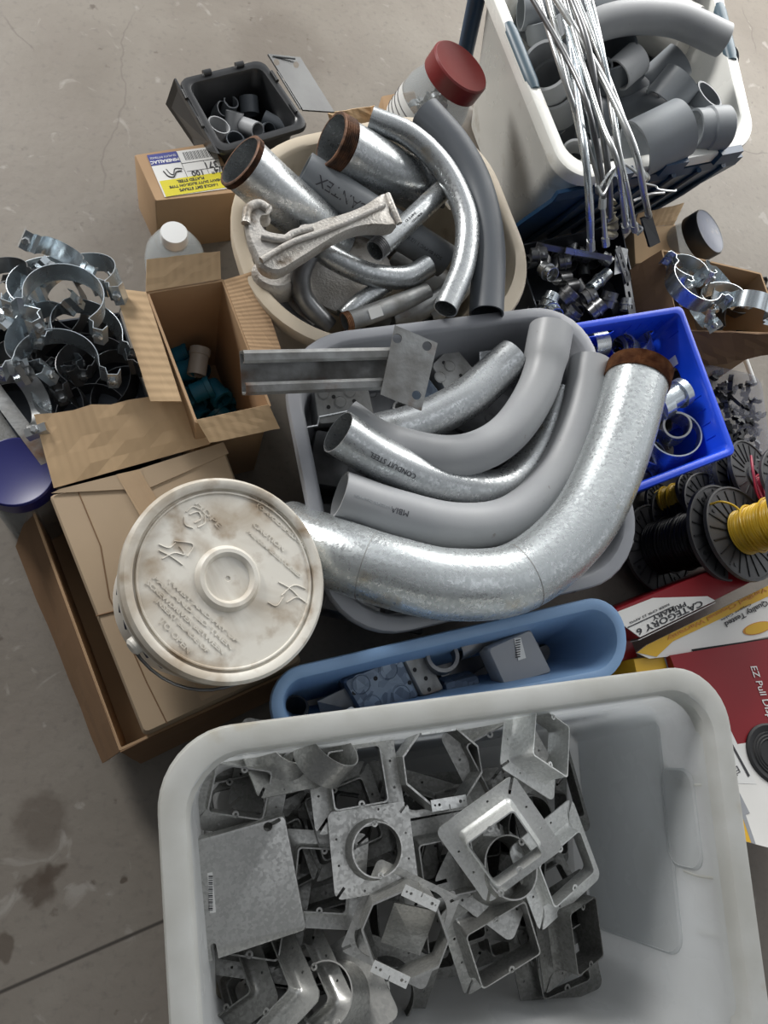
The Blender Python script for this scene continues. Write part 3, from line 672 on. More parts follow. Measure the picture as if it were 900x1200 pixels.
def ringgeo(s, kind='square', h=.02, ax=.33, ay=.33):
    t = .0018; out = corners(s/2, s/2*(.94 if kind != 'sq' else 1), s*.09, (0, 2), s*.13, s*.017)
    if kind == 'round': big = circ(s*.335); mid = circ(s*.325); top = circ(s*.30); inn = circ(s*.30-t)
    else: big = corners(s*(ax+.035), s*(ay+.035), s*.06); mid = corners(s*(ax+.012), s*(ay+.012), s*.05); top = corners(s*ax, s*ay, s*.045); inn = corners(s*ax-t, s*ay-t, s*.04)
    Z = lambda l, z: [Vector((p.x, p.y, z)) for p in l]
    g = G(); g.add(*loft([Z(out, 0), Z(big, 0), Z(mid, h*.12), Z(top, h*.35), Z(top, h), Z(inn, h), Z(inn, h*.3), Z(mid, -t), Z(out, -t)], close=True))
    rr = s*.036; d = (s*.30 if kind == 'round' else s*ay)
    ears = []
    for sg in (1, -1):
        ring = [[Vector((a*math.cos(2*PI*j/16), a*math.sin(2*PI*j/16)+sg*(d-rr*.75), z)) for j in range(16)] for a, z in ((rr,h),(rr,h-t),(rr*.42,h-t),(rr*.42,h))]
        ears.append(loft(ring, close=True))
    holes = [(x*s, y*s) for x, y in ((.42,.12),(.42,-.16),(-.42,.16),(-.42,-.12),(.12,.42),(-.15,-.42))]
    return g, ears, holes
def mudring(px, py, z, sp, kind, yaw, td, tilt, hr, m, label, ax=.33, ay=.33, name='mud_ring', flip=False, group=None):
    s = sp*M(px, py, z); c = P(px, py, z); T = pose(c, yaw, td, tilt)
    if flip: T = T @ Matrix.Rotation(PI, 4, 'X')
    g, ears, holes = ringgeo(s, kind, s*hr*1.45, ax, ay)
    root = thing(name, c-Vector((0,0,.004)), label, 'mud ring', group)
    pl = g.out('plate', m, root, T=T)
    cut(pl, [tube([T @ Vector((x, y, -.01)), T @ Vector((x, y, .01))], s*.014, seg=10) for x, y in holes])
    for v, f in ears: link('screw_ear', [T @ q for q in v], f, m, root)
    return root
def octbox(px, py, z, sp, yaw, td, tilt, hr, m, tabm, label):
    s = sp*M(px, py, z); c = P(px, py, z); T = pose(c, yaw, td, tilt); h = s*hr; t = .0018
    def oc(k, z_, cc=.30):
        a = s*k; b = a-s*cc; return [Vector((x, y, z_)) for x, y in ((a,-b),(a,b),(b,a),(-b,a),(-a,b),(-a,-b),(-b,-a),(b,-a))]
    root = thing('extension_box', c-Vector((0,0,.004)), label, 'electrical box')
    v, f = loft([oc(.44,0),oc(.44,h),oc(.44-t/s,h),oc(.44-t/s,0)], close=True)
    link('wall', [T @ q for q in v], f, m, root, smooth=False)
    out = corners(s*.5, s*.5, s*.07, (0, 2), s*.1, s*.015); inn = corners(s*.43, s*.43, s*.2)
    Z = lambda l, z_: [Vector((p.x, p.y, z_)) for p in l]
    v, f = loft([Z(out,0),Z(inn,0),Z(inn,-t),Z(out,-t)], close=True); link('base_plate', [T @ q for q in v], f, m, root)
    for sg in (1, -1):
        v, f = box(0, sg*(s*.44-s*.055), h+t*.5, s*.40, s*.115, t, 0)
        tb = link('mounting_tab', [T @ q for q in v], f, tabm, root, smooth=False); o_ = Vector(root['_o'])
        cut(tb, [tube([T @ Vector((x*s, sg*s*.385, h-.01)), T @ Vector((x*s, sg*s*.385, h+.01))], s*rr, seg=10) for x, rr in ((-.16,.012),(-.11,.016),(.13,.018),(.17,.010))]
             + [([T @ q for q in box(0, sg*s*.42, h, s*.012, s*.05, .02)[0]], box(0,0,0,1,1,1)[1])])
        v, f = box(0, sg*(s*.44), h*.5, s*.002, .0045, h*.9); link('seam', [T @ q for q in v], f, m, root, smooth=False)
    return root
MR = mudring
# buried ones first, half seen through the openings of the others
FILL = [(270,950,.33,110,12),(330,900,.33,110,-8),(400,960,.34,105,20),(470,960,.33,110,-15),(540,960,.32,110,5),(600,960,.31,110,30),(640,930,.31,100,10),
        (300,1080,.33,115,-10),(380,1100,.32,110,15),(450,1160,.30,110,-20),(520,1060,.31,110,10),(590,1040,.30,110,-12),(640,1060,.29,100,22),(260,1160,.30,110,8),(350,1180,.30,110,-5),(330,1000,.33,110,25)]
for i, (x, y, z, s, yw) in enumerate(FILL):
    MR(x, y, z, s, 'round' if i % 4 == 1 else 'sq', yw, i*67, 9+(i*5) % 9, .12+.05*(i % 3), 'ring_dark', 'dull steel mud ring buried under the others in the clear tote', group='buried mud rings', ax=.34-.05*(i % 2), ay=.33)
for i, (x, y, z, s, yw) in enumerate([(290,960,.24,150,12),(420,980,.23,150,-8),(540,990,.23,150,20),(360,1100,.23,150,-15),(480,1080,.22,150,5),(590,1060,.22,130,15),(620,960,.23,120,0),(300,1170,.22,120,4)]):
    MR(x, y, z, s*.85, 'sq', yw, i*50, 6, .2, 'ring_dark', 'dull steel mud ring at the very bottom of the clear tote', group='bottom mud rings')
MR(282,922,.405,108,'sq',-8,250,14,.13,'ring_mid','low mud ring with a rectangular opening in the upper left corner of the clear tote',ax=.30,ay=.26)
MR(416,912,.405,108,'sq',8,90,8,.10,'ring_mid','mud ring with a wide square opening between the corner ring and the octagonal box',ax=.30,ay=.30)
pipe('round_extension', [(372,898,.43),(392,872,.45)], 34, 'ring_mid', 'deep round steel collar tipped on its side in the clear tote', 'electrical box', wall=.0015, seg=40)
MR(330,885,.40,100,'round',15,60,40,.2,'ring_mid','tilted mud ring jammed against the far wall left of the round collar')
octbox(506,897,.385,106,7,45,4,.34,'ring_mid','ring_bright','open eight-sided steel box by the far wall of the clear tote')
MR(585,885,.40,104,'sq',28,200,16,.16,'ring_mid','square mud ring partly under the tipped one near the far wall',ax=.30,ay=.30)
MR(622,873,.43,96,'sq',-22,20,30,.22,'ring_bright','tipped square mud ring leaning at the far wall right of the octagonal box',ax=.33,ay=.33)
MR(437,995,.42,100,'round',6,90,6,.16,'ring_mid','flat mud ring with a large round hole in the middle of the clear tote')
MR(377,1030,.375,104,'sq',-4,0,-8,.07,'ring_mid','mud ring half hidden under the blank cover plate',ax=.30,ay=.33)
MR(520,1010,.37,104,'sq',10,240,10,.15,'ring_mid','shaded square mud ring between the round-holed ring and the bright diagonal ring',ax=.3,ay=.3)
MR(575,1020,.365,112,'round',-35,60,14,.3,'ring_mid','round-collared mud ring directly beneath the bright diagonal ring')
MR(586,984,.44,112,'sq',38,250,22,.14,'ring_bright','brightest square mud ring lying diagonally on top of the pile',ax=.30,ay=.30)
MR(652,1012,.375,108,'sq',28,330,18,.12,'ring_bright','bright mud ring with rectangular opening at the right edge of the pile',ax=.33,ay=.26)
MR(578,1092,.355,112,'sq',24,290,20,.16,'ring_mid','dull mud ring with a wide opening right of the lower octagonal box',ax=.36,ay=.32)
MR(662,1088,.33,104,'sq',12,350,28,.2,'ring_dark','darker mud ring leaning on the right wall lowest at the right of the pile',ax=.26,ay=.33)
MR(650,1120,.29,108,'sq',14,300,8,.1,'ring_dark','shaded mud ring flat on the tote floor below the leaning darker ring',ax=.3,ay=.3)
MR(398,1168,.37,112,'round',30,150,38,.28,'ring_mid','mud ring with round collar standing on edge nearest the lower left corner')
MR(352,1165,.365,112,'sq',35,150,48,.1,'ring_mid','mud ring on edge just left of the round-collared one in the lower left')
MR(312,1160,.36,118,'sq',38,150,55,.1,'ring_mid','mud ring on edge below the blank cover plate in a leaning row',ax=.32,ay=.3)
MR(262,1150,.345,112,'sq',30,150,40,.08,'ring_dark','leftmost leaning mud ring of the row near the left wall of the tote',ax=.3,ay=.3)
octbox(470,1082,.425,108,-24,200,10,.42,'ring_mid','ring_bright','open eight-sided steel extension box in the lower middle of the clear tote')
# loose bent sheet standing in it, channels under it
def plateat(pts, t, m, name, label, cat, parent=None):
    v, f, u = slab([P(*p) for p in pts], t); o = link(name, v, f, m, parent, smooth=False)
    if parent is None: tag(o, label, cat)
    return o
plateat([(462,1058,.46),(512,1068,.46),(492,1120,.40),(446,1104,.40)], .0016, 'ring_mid', 'steel_plate', 'small flat steel plate standing inside the lower octagonal box', 'plate')
v, f = loft([[P(434,1150,.38),P(456,1150,.38),P(456,1150,.36),P(434,1150,.36)],[P(440,1215,.36),P(462,1215,.36),P(462,1215,.34),P(440,1215,.34)]]); tag(link('steel_channel', v, f, 'ring_mid', smooth=False), 'narrow steel channel poking out below the lower octagonal box', 'channel')
# blank cover plate with keyholes and barcode sticker
q = [P(219,988,.425),P(334,955,.43),(P(360,1090,.405)),P(231,1133,.40)]
root = thing('cover_plate', P(290,1045,.395), 'large flat blank steel cover plate with a barcode sticker in the clear tote', 'cover plate')
nn = (q[1]-q[0]).cross(q[3]-q[0]).normalized(); nn = nn if nn.z > 0 else -nn
c0 = sum(q, Vector())/4; T0 = axes(c0, q[1]-q[0], q[3]-q[0]); 
Ti = T0.inverted(); ql = [Ti @ p for p in q]
up = (T0.to_3x3() @ Vector((0,0,1))).z > 0; sg = 1 if up else -1
v, f = loft([rloop(ql, 0, .004, 4, -sg*.014), rloop(ql, 0, .006, 4, -sg*.003), rloop(ql, .001, .006, 4, -sg*.0008), rloop(ql, .003, .006, 4, 0)])
pl = link('plate', [T0 @ p for p in v], f, 'ring_mid', root)
o_ = Vector(root['_o'])
def cyl(c, r, L=.03): return tube([c-nn*L, c+nn*L], r, seg=16)
k1 = P(314,969,.428); k2 = P(321,965,.428)
cut(pl, [cyl(k1, .0055), (lambda g: ([p for p in g[0]], g[1]))(slot((k1+k2)/2+Vector((.004,.003,0)), k2-k1, .016, .0045, .03, nn)), (lambda g: ([p for p in g[0]], g[1]))(slot(P(252,1121,.402), P(250,1105,.404)-P(255,1135,.40), .03, .0065, .03, nn))])
def onplate(x, y): 
    r = Vector((x-450, y-600, F)); d = Vector((r.dot(X_), r.dot(Y_), r.dot(Z_))); o0 = Vector((0,0,HC)); t = (c0-o0).dot(nn)/d.dot(nn); return o0+d*t+nn*.0004
v, f, u = slab([onplate(243,1023),onplate(249,1022),onplate(253,1069),onplate(246,1070)], .0003); st = link('sticker', v, f, 'paper', pl)
g = G()
for i in range(17):
    a = 1026+2.5*i; w = (1.6,.8,1.1)[i % 3]
    v, f, u = slab([onplate(244.3,a)+nn*.0004,onplate(249.3,a)+nn*.0004,onplate(249.4,a+w)+nn*.0004,onplate(244.4,a+w)+nn*.0004], .0002); g.add(v, f)
g.out('barcode', 'print', root)
v, f = loft([[P(190+x,y,z) for x, y, z in ((42,1140,.33),(60,1135,.34),(70,1170,.33),(44,1180,.32))],[P(190+x,y,z) for x, y, z in ((46,1142,.35),(58,1140,.35),(64,1165,.35),(48,1170,.34))]])
tag(link('dirt_clump', v, f, 'moss'), 'small dry brown clump on the leaning rings near the left wall', 'debris')
# ================================================================= black crate with grey couplings
BX = [(207,92),(308,68),(364,148),(256,180)]
bx, bxc = tub(BX, .20, 0, 'black', None, 'parts_box', taper=.015, r=.02, lip=.014, drop=.012, th=.003, k=4)
tag(bx, 'black plastic box with open hinged lids holding grey couplings, at the back left', 'parts box')
def lidflap(pts, nm='lid', m='black_lid'):
    pp = [P(*p) for p in pts]
    if m == 'black_lid': pp[3] = pp[0]+pp[2]-pp[1]
    v, f, u = slab(pp, .004); o = link(nm, v, f, m, bx, smooth=False); return o
lf = lidflap([(314,63,.205),(352,67,.19),(392,131,.17),(364,151,.20)])
cut(lf, [tube([P(x,y,.15), P(x,y,.26)], .006, seg=12) for x, y in ((324,73),(347,76),(330,95),(338,112))])
for (a, b) in (((320,66),(346,69)), ((325,84),(352,128))):
    link('ridge', *tube([P(*a,.203), P(*b,.197 if b[1] < 100 else .185)], .0018, seg=6), 'black_lid', lf)
lidflap([(204,92,.20),(255,180,.20),(228,172,.09),(194,122,.12)], m='black')
for a, b in (((238,86),(247,84)), ((276,77),(285,75))): link('hinge', *tube([P(*a,.203), P(*b,.203)], .006, seg=10), 'black', bx)
for a, b in (((214,106),(219,116)),((232,138),(238,149)),((318,84),(325,95)),((340,122),(347,132))): link('hinge', *tube([P(*a,.203), P(*b,.203)], .004, seg=10), 'black', bx)
CG = 'coupling'
def fit(pts, rp, m, label, cat=CG, group=None, name='pipe_coupling', **k): return pipe(name, pts, rp, m, label, cat, group, **k)
for a, b, rp, m, t, kw in [
    ((257,146,.15),(248,168,.11),12,'pvc','light grey coupling with its wide mouth facing up at the left of the black box',{}),
    ((275,131,.14),(273,152,.12),9.5,'pvc','light grey coupling standing upright in the middle of the black box',{}),
    ((271,119,.13),(266,133,.10),8,'pvc_mid','small open coupling at the back of the black box',{}),
    ((291,114,.13),(293,134,.12),10,'pvc_dark','dark grey smooth coupling standing at the back of the black box',{}),
    ((302,153,.15),(283,146,.13),8.5,'pvc','light grey coupling lying sideways with its open end to the right',{}),
    ((309,138,.13),(336,153,.13),8,'pvc_dark','dark grey tube lying along the right wall of the black box',{}),
    ((316,152,.14),(304,158,.11),8,'pvc_dark','dark coupling end low at the right of the black box',{}),
    ((276,163,.14),(272,176,.11),10,'pvc_dark','dark coupling at the near corner of the black box',{}),
    ((262,127,.12),(252,132,.10),8,'pvc_mid','half shaded coupling at the back left of the black box',{})]:
    fit([(a[0],a[1],a[2]+.015), (b[0],b[1],b[2]+.01)], rp*1.1, m, t, wall=.0025, seg=24)
for x, y in ((265,150),(285,140),(300,165),(245,150),(320,165),(285,165)): fit([(x,y,.05),(x+9,y+10,.07)], 10, 'pvc_dark', 'grey coupling buried low in the black box', group='buried couplings in the black box', wall=.003)

# ================================================================= strap carton with label
SQ = [(157,181),(252,166),(278,226),(182,236)]
sc_ = rectbox('cardboard_box', SQ, .15, 0, 'card', b=.003)
tag(sc_, 'small closed carton with a blue, white and yellow shipping label', 'cardboard box')
def flatpoly(pts, t, m, name, parent, z=None):
    v, f, u = slab([P(*p) for p in pts], t); return link(name, v, f, m, parent, smooth=False)
z = .1512
lb = flatpoly([(172,182,z),(252,171,z),(266,221,z),(193,231,z)], .0006, 'paper', 'shipping_label', sc_)
o_ = P(172,182,z); ex = (P(252,171,z)-o_); ey = (P(193,231,z)-o_)
def LP(u, v, dz=.0006): q = o_+ex*u+ey*v; q.z = z+dz; return q
def lq(u0, v0, u1, v1, m, nm, dz=.0005):
    v, f, u = slab([LP(u0,v0,dz),LP(u1,v0,dz),LP(u1,v1,dz),LP(u0,v1,dz)], .0004); return link(nm, v, f, m, sc_, smooth=False)
lq(0,0,.42,.26,'paper_b','label_band'); lq(.02,.63,1,1,'paper_y','label_band')
lq(.42,.02,.425,.63,'print','rule',.0006); lq(.42,.30,1,.305,'print','rule',.0006); lq(.45,.50,1,.505,'print','rule',.0006); lq(.74,.3,.745,.63,'print','rule',.0006)
for i in range(22): lq(.50+.018*i,.05,.50+.018*i+(.010,.005,.008)[i%3],.24,'print','barcode_line',.0006)
def ltext(s, u, v, sz, m='print', bold=0, sx=1):
    T = axes(LP(u, v, .0009), -ex, ey.cross(ex).cross(ex) if False else -(-ey)); 
    x = (-ex).normalized(); zz = Vector((0,0,1)); y = zz.cross(x); c = LP(u, v, .0008)
    T = Matrix(((x.x,y.x,0,c.x),(x.y,y.y,0,c.y),(x.z,y.z,1,c.z),(0,0,0,1)))
    text(s, sz, T, m, sc_, bold=bold, ext=.0002, sx=sx)
ltext('371', .82, .42, .019, bold=.0002); ltext('3/4"', .89, .57, .018, bold=.0003); ltext('100', .59, .57, .017, bold=.0003)
ltext('1-HOLE EMT STRAPS', .52, .90, .0085, bold=.0002); ltext('HEAVY DUTY SLICK-ON TYPE', .50, .80, .0078, bold=.0002); ltext('PLATED STEEL', .45, .70, .0085, bold=.0002)
ltext('MINERALLAC', .21, .19, .0095, 'print_w', .0003); ltext('QUALITY FITTINGS', .21, .09, .006, 'print_w')
lq(.90,.66,.995,.86,'print','label_logo',.0006); ltext('R', .945, .76, .012, 'paper', .0005)
sp = spline([LP(.13,.42),LP(.17,.55),LP(.24,.58),LP(.30,.48),LP(.38,.47)], 6)
link('strap_drawing', *tube(sp, .0012, seg=6), 'print', sc_); link('strap_drawing', *tube(spline([LP(.18,.38),LP(.21,.50),LP(.25,.52),LP(.30,.40),LP(.40,.42)], 6), .0008, seg=6), 'print', sc_)
# carton scraps behind the basket
def sheet(pts, m, label, t=.004, wob=.002, name='cardboard_sheet', cat='cardboard'):
    o = board(name, [P(*p) for p in pts], t, m, None, wob); return tag(o, label, cat)
sheet([(384,133,.10),(440,124,.10),(448,150,.06),(396,160,.06)], 'card_light', 'crumpled brown cardboard strip behind the beige basket', wob=.008)
k_ = rectbox('cardboard_box', [(447,112),(486,105),(492,132),(452,142)], .15, 0, 'card'); tag(k_, 'small plain carton corner left of the red-lidded jar', 'cardboard box')

# ================================================================= water jug
def turned(name, base, top, prof, m, parent, seg=40, cap0=True, cap1=True):
    """lathe along base->top, profile (radius m, fraction of height)"""
    h = (top-base).length; T = aim(base, top-base); v, f = lathe([(r, q*h) for r, q in prof], seg, cap0, cap1); return link(name, [T @ a for a in v], f, m, parent)
b0 = P(208,305,0); t0 = P(203,268,.0); tp = P(204,272,.27); b0 = Vector((tp.x+.004, tp.y-.004, .001)); R = 35*M(203,285,.22)
jug = thing('water_jug', b0, 'clear plastic jug with white screw cap behind the open carton', 'jug')
turned('bottle', b0, tp, [(R*.9,0),(R,.03),(R,.72),(R*.93,.80),(R*.72,.88),(R*.45,.925),(R*.4,.935),(R*.4,.95),(R*.36,.95),(R*.36,.935),(R*.68,.875),(R*.9,.79),(R*.965,.72),(R*.965,.04),(R*.8,.02)], 'jar', jug)
turned('cap', b0, tp, [(R*.44,.91),(R*.44,.99),(R*.41,1.0)], 'cap_white', jug)
# ================================================================= jar with red lid
def jar(base, top, R, lidm, lidh, label, body='jar', lr=.93, stuff=None):
    j = thing('storage_jar', base, label, 'jar')
    turned('jar_body', base, top, [(R*.9,0),(R,.05),(R,.60),(R*.97,.72),(R*.82,.82),(R*.80,.93),(R*.77,.93),(R*.79,.81),(R*.94,.71),(R*.97,.6),(R*.97,.06),(R*.85,.03)], body, j)
    h = (top-base).length; q = 1-lidh/h
    turned('lid', base, top, [(R*lr,q-.01),(R*lr,q+.0),(R*lr,1-.012),(R*(lr-.04),1.0),(R*(lr-.06),1.0),(R*(lr-.08),.997)], lidm, j, 56)
    if lidm == 'slate_lid': turned('lid_rim', base, top, [(R*lr+.0006,q-.012),(R*lr+.0012,q),(R*lr+.0012,.985),(R*lr-.001,1.004),(R*lr-.003,1.002),(R*lr-.002,.98)], 'black', j, 56, False, False)
    return j
tp = P(541,77,.29); bb = P(524,112,.02+.0); bb = Vector((tp.x-.085, tp.y-.03, .012))
Rj = 41*M(530,90,.2)
jr = jar(bb, tp, Rj, 'red_lid', .035, 'clear jar with dark red screw lid, left of the white tote', lr=.86)
T = aim(bb, tp-bb); hj = (tp-bb).length
g = G(); 
for sgn, rr in ((0, .002),):
    cols = []; dl = T.inverted().to_3x3() @ Vector((-.95,-.3,0)); ac = math.atan2(dl.y, dl.x)
    for i in range(13):
        a = ac+math.radians(-45+7.5*i); cols.append((T @ Vector((Rj*1.012*math.cos(a), Rj*1.012*math.sin(a), hj*.12)), T @ Vector((Rj*1.012*math.cos(a), Rj*1.012*math.sin(a), hj*.64))))
    vs = [p for c in cols for p in c]; fs = [(2*i,2*i+2,2*i+3,2*i+1) for i in range(12)]
link('label', vs, fs, 'paper', jr)
g = G()
for k in range(11):
    zz = hj*(.16+.042*k)
    a0, a1 = ac-.7, ac+(.7 if k % 3 else .4); L_ = [T @ Vector((Rj*1.02*math.cos(a0+(a1-a0)*i/8), Rj*1.02*math.sin(a0+(a1-a0)*i/8), zz)) for i in range(9)]
    g.add(*tube(L_, .0011, seg=5))
g.out('printed_lines', 'print', jr)
rnd = random.Random(3)
def clipband(c, r, T, wd, m, label, cat='clamp', name='pipe_strap', group=None, span=250, ear=.35, t=.0012, parent=None, bolt=True):
    """a strap bent round a pipe with kinked, bolted ears; local y is the band width"""
    pts = []; a0 = math.radians(90-span/2+0); 
    h = math.radians(span/2)
    e = r*ear
    def pt(a): return Vector((r*math.sin(a), 0, -r*math.cos(a)))
    left = pt(-h); right = pt(h)
    pts += [left+Vector((-e*1.7,0,e*.15)), left+Vector((-e*1.5,0,e*.75)), left+Vector((-e*.75,0,e*.8)), left+Vector((-e*.55,0,e*.15)), left+Vector((-e*.1,0,0))]
    pts += [pt(-h+2*h*i/26) for i in range(1, 26)]
    pts += [right+Vector((e*.1,0,0)), right+Vector((e*.55,0,e*.15)), right+Vector((e*.75,0,e*.8)), right+Vector((e*1.5,0,e*.75)), right+Vector((e*1.7,0,e*.15))]
    n = len(pts); nor = []
    for i in range(n):
        d = (pts[min(i+1,n-1)]-pts[max(i-1,0)]).normalized(); nor.append(Vector((-d.z,0,d.x)))
    w = wd/2
    L = [[p+Vector((0,-w,0)), p+Vector((0,w,0)), p+q*t+Vector((0,w,0)), p+q*t+Vector((0,-w,0))] for p, q in zip(pts, nor)]
    v, f = loft([[T @ Vector(a) for a in l] for l in L])
    o = link(name, v, f, m, parent, smooth=True)
    if parent is None: tag(o, label, cat, group)
    if bolt:
        for sgn, pp in ((-1, left+Vector((-e*1.1,0,e*.8))), (1, right+Vector((e*1.1,0,e*.8)))):
            v, f = lathe([(w*.42,-.004),(w*.42,.0045),(w*.3,.006)], 6); TT = T @ Matrix.Translation(pp); link('bolt', [TT @ a for a in v], f, 'galv', o)
    return o
for i in range(26):
    zz = hj*rnd.uniform(.1,.72); a = rnd.uniform(0,6.3); rr = rnd.uniform(0,Rj*.5)
    TT = T @ Matrix.Translation((rr*math.cos(a), rr*math.sin(a), zz)) @ Matrix.Rotation(rnd.uniform(0,6.3),4,'X') @ Matrix.Rotation(rnd.uniform(0,6.3),4,'Z')
    clipband(None, .016, TT, .012, 'steel', 'small bright metal clip inside the red-lidded jar', group='clips in the jar', name='metal_clip', bolt=False)

# ================================================================= open carton with blue fittings
OC = [(171,342),(262,327),(318,476),(229,496)]
oc = openbox('cardboard_box', OC, .30, 0, .004, 'card'); tag(oc, 'tall open carton with upright flaps holding small blue pipe fittings', 'cardboard box')
board('flap', [P(171,342,.302), P(259,327,.302), P(258,294,.325), P(172,304,.325)], .004, 'card_light', oc, .001)
board('flap', [P(212,470,.302), P(171,342,.302), P(134,338,.285), P(176,470,.285)], .004, 'card_light', oc, .001)
board('flap', [P(262,328,.302), P(309,452,.302), P(346,462,.27), P(300,317,.30)], .004, 'card', oc, .001)
board('flap', [P(230,492,.302), P(315,474,.302), P(328,502,.285), P(246,519,.285)], .004, 'card_light', oc, .001)
for i, (x, y, x2, y2, zt, m) in enumerate([(222,412,206,418,.09,'fit_blue'),(228,432,210,436,.10,'fit_blue'),(235,408,230,440,.13,'fit_grey'),(248,452,226,462,.11,'fit_blue'),(262,470,246,452,.09,'fit_blue'),(232,478,218,462,.08,'fit_blue'),(214,398,204,412,.07,'fit_blue'),(250,478,262,490,.06,'fit_blue'),(268,480,258,462,.05,'fit_blue'),(214,450,204,440,.07,'fit_blue'),(240,492,228,482,.05,'fit_blue')]):
    pos = ['back left','left side','','middle, lying level','right side, near end','near left','far left corner','nearest','right edge','left wall, low','near corner, low']
    lab = 'pale grey fitting standing among the blue ones' if m == 'fit_grey' else 'blue pipe fitting in the open carton, '+pos[i]
    fit([(x,y,zt+.01),(x2,y2,zt)], 12 if m == 'fit_blue' else 11, m, lab, 'pipe fitting', name='pipe_fitting', wall=.003, collar=[(0,.3,1.12)])
for x, y in ((225,430),(250,470),(230,460),(210,420)): fit([(x,y,.03),(x+14,y+8,.04)], 12, 'fit_blue', 'blue pipe fitting at the bottom of the open carton', 'pipe fitting', 'bottom blue fittings', name='pipe_fitting', wall=.003)

# ================================================================= strap pile at the left
DB = [(-60,392),(140,366),(186,505),(-30,560)]
db = openbox('parts_bin', DB, .16, 0, .003, 'dark_box', None, zb=.01); tag(db, 'dark bin at the left edge under the heap of shiny pipe straps', 'parts bin')
m1 = lambda x, y, z: M(x, y, z)
def strap(px, py, z, rp, yaw, tiltx, tiltz, wd, m, label, span=265, ear=.3, group=None):
    c = P(px, py, z); T = Matrix.Translation(c) @ Matrix.Rotation(math.radians(yaw),4,'Z') @ Matrix.Rotation(math.radians(tiltx),4,'X') @ Matrix.Rotation(math.radians(tiltz),4,'Y')
    return clipband(None, rp*m1(px,py,z), T, wd, m, label, span=span, ear=ear, group=group)
strap(76,352,.31,44,-12,80,0,.036,'zinc','large bright pipe strap seen face on, on top of the heap',span=250)
strap(60,340,.27,46,20,72,30,.034,'zinc','large pipe strap right behind the top one in the heap',span=260)
strap(70,300,.30,24,-30,40,20,.030,'zinc','pipe strap highest in the heap with bolted ear standing up',span=200,ear=.45)
strap(68,430,.27,46,-6,80,10,.036,'zinc','large pipe strap below the top one, open side up',span=190)
strap(26,345,.27,34,60,30,0,.034,'zinc','pipe strap at the left edge, halfway up the heap',span=210)
strap(10,320,.28,22,10,60,0,.026,'steel_dark','small darker strap at the left edge behind the heap',span=200)
strap(95,330,.26,44,35,60,-40,.034,'zinc','pipe strap leaning at the right of the heap',span=240)
strap(100,390,.24,40,-50,70,60,.034,'zinc','pipe strap folded under the right ear of the top one',span=220)
strap(50,395,.24,42,80,60,0,.034,'zinc','pipe strap buried left of centre in the heap',span=240)
strap(32,466,.25,30,-70,20,0,.034,'steel','pipe strap hanging over the front edge of the heap',span=150,ear=.4)
strap(110,430,.21,40,30,70,0,.034,'steel_dark','dark pipe strap low at the right of the heap',span=240)
strap(140,440,.19,30,-20,75,30,.032,'steel_dark','dark pipe strap nearest the open carton flap',span=160)
strap(84,466,.20,42,0,70,120,.034,'zinc','pipe strap low at the front of the heap',span=240)
strap(20,420,.21,34,40,50,60,.034,'steel_dark','dark pipe strap low at the left edge of the heap',span=220)
strap(10,390,.23,30,-40,60,0,.034,'zinc','pipe strap against the left picture edge in the heap',span=220)
for i, (x, y, z) in enumerate([(30,440,.14),(80,410,.15),(120,450,.12),(60,480,.13),(20,490,.12),(110,490,.10),(150,470,.10),(60,360,.17),(100,350,.17),(20,370,.17)]):
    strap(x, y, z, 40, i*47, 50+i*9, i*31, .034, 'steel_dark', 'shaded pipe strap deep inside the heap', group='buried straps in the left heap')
v, f = loft([[P(-30,440,.20),P(-8,440,.20),P(-8,440,.17),P(-30,440,.17)],[P(48,545,.20),P(66,538,.20),P(66,538,.17),P(48,545,.17)]]); tag(link('strut_channel', v, f, 'galv_old', smooth=False), 'grey strut channel slanting down the left edge above the blue lid', 'strut channel')
v, f = loft([[P(-30,480,.17),P(-8,470,.17),P(-8,470,.14),P(-30,480,.14)],[P(28,555,.17),P(44,548,.17),P(44,548,.14),P(28,555,.14)]]); tag(link('strut_channel', v, f, 'ring_dark', smooth=False), 'darker strut channel beside the slanting one at the left edge', 'strut channel')
tp = P(18,552,.20); bb = Vector((tp.x+.006, tp.y-.01, .001)); R = 44*M(18,552,.2)
jar(bb, tp, R, 'navy_lid', .03, 'clear tub with a flat navy blue lid at the left edge', lr=1.0)

# ================================================================= white and navy tote, back right
WT = [(553,-62),(826,-100),(889,170),(664,214)]
wt, wc = tub(WT, .36, 0, 'tote_white', None, 'storage_tote', taper=.07, r=.07, lip=.026, drop=.026, th=.004, k=10)
tag(wt, 'big white tote with navy front and grips, heaped with grey pipe fittings', 'storage tote')
def onout(i, s, z, off, z0=0, zr=.36, lip=.026, tp_=.07):
    a = Vector(wc[i]); b = Vector(wc[(i+1) % 4]); cen = sum((Vector(c) for c in wc), Vector())/4; d = (b-a).normalized(); nn = Vector((-d.y, d.x, 0))
    if (cen-a).dot(nn) < 0: nn = -nn
    p = a.lerp(b, s)+nn*(lip+tp_*(zr-z)/(zr-z0)-off); p.z = z; return p
fp = [[onout(2, s, z, o) for s in (.02,.06,.5,.94,.995)] for z, o in ((.325,.030),(.30,.034),(.20,.022),(.06,.010),(.02,.006))]
vs = [p for r_ in fp for p in r_]+[p for r_ in [[onout(2, s, z, o-.008) for s in (.02,.06,.5,.94,.995)] for z, o in ((.325,.030),(.30,.034),(.20,.022),(.06,.010),(.02,.006))] for p in r_]
fs = []
for k in (0, 25):
    for j in range(4):
        for i in range(4): fs.append((k+j*5+i, k+j*5+i+1, k+(j+1)*5+i+1, k+(j+1)*5+i))
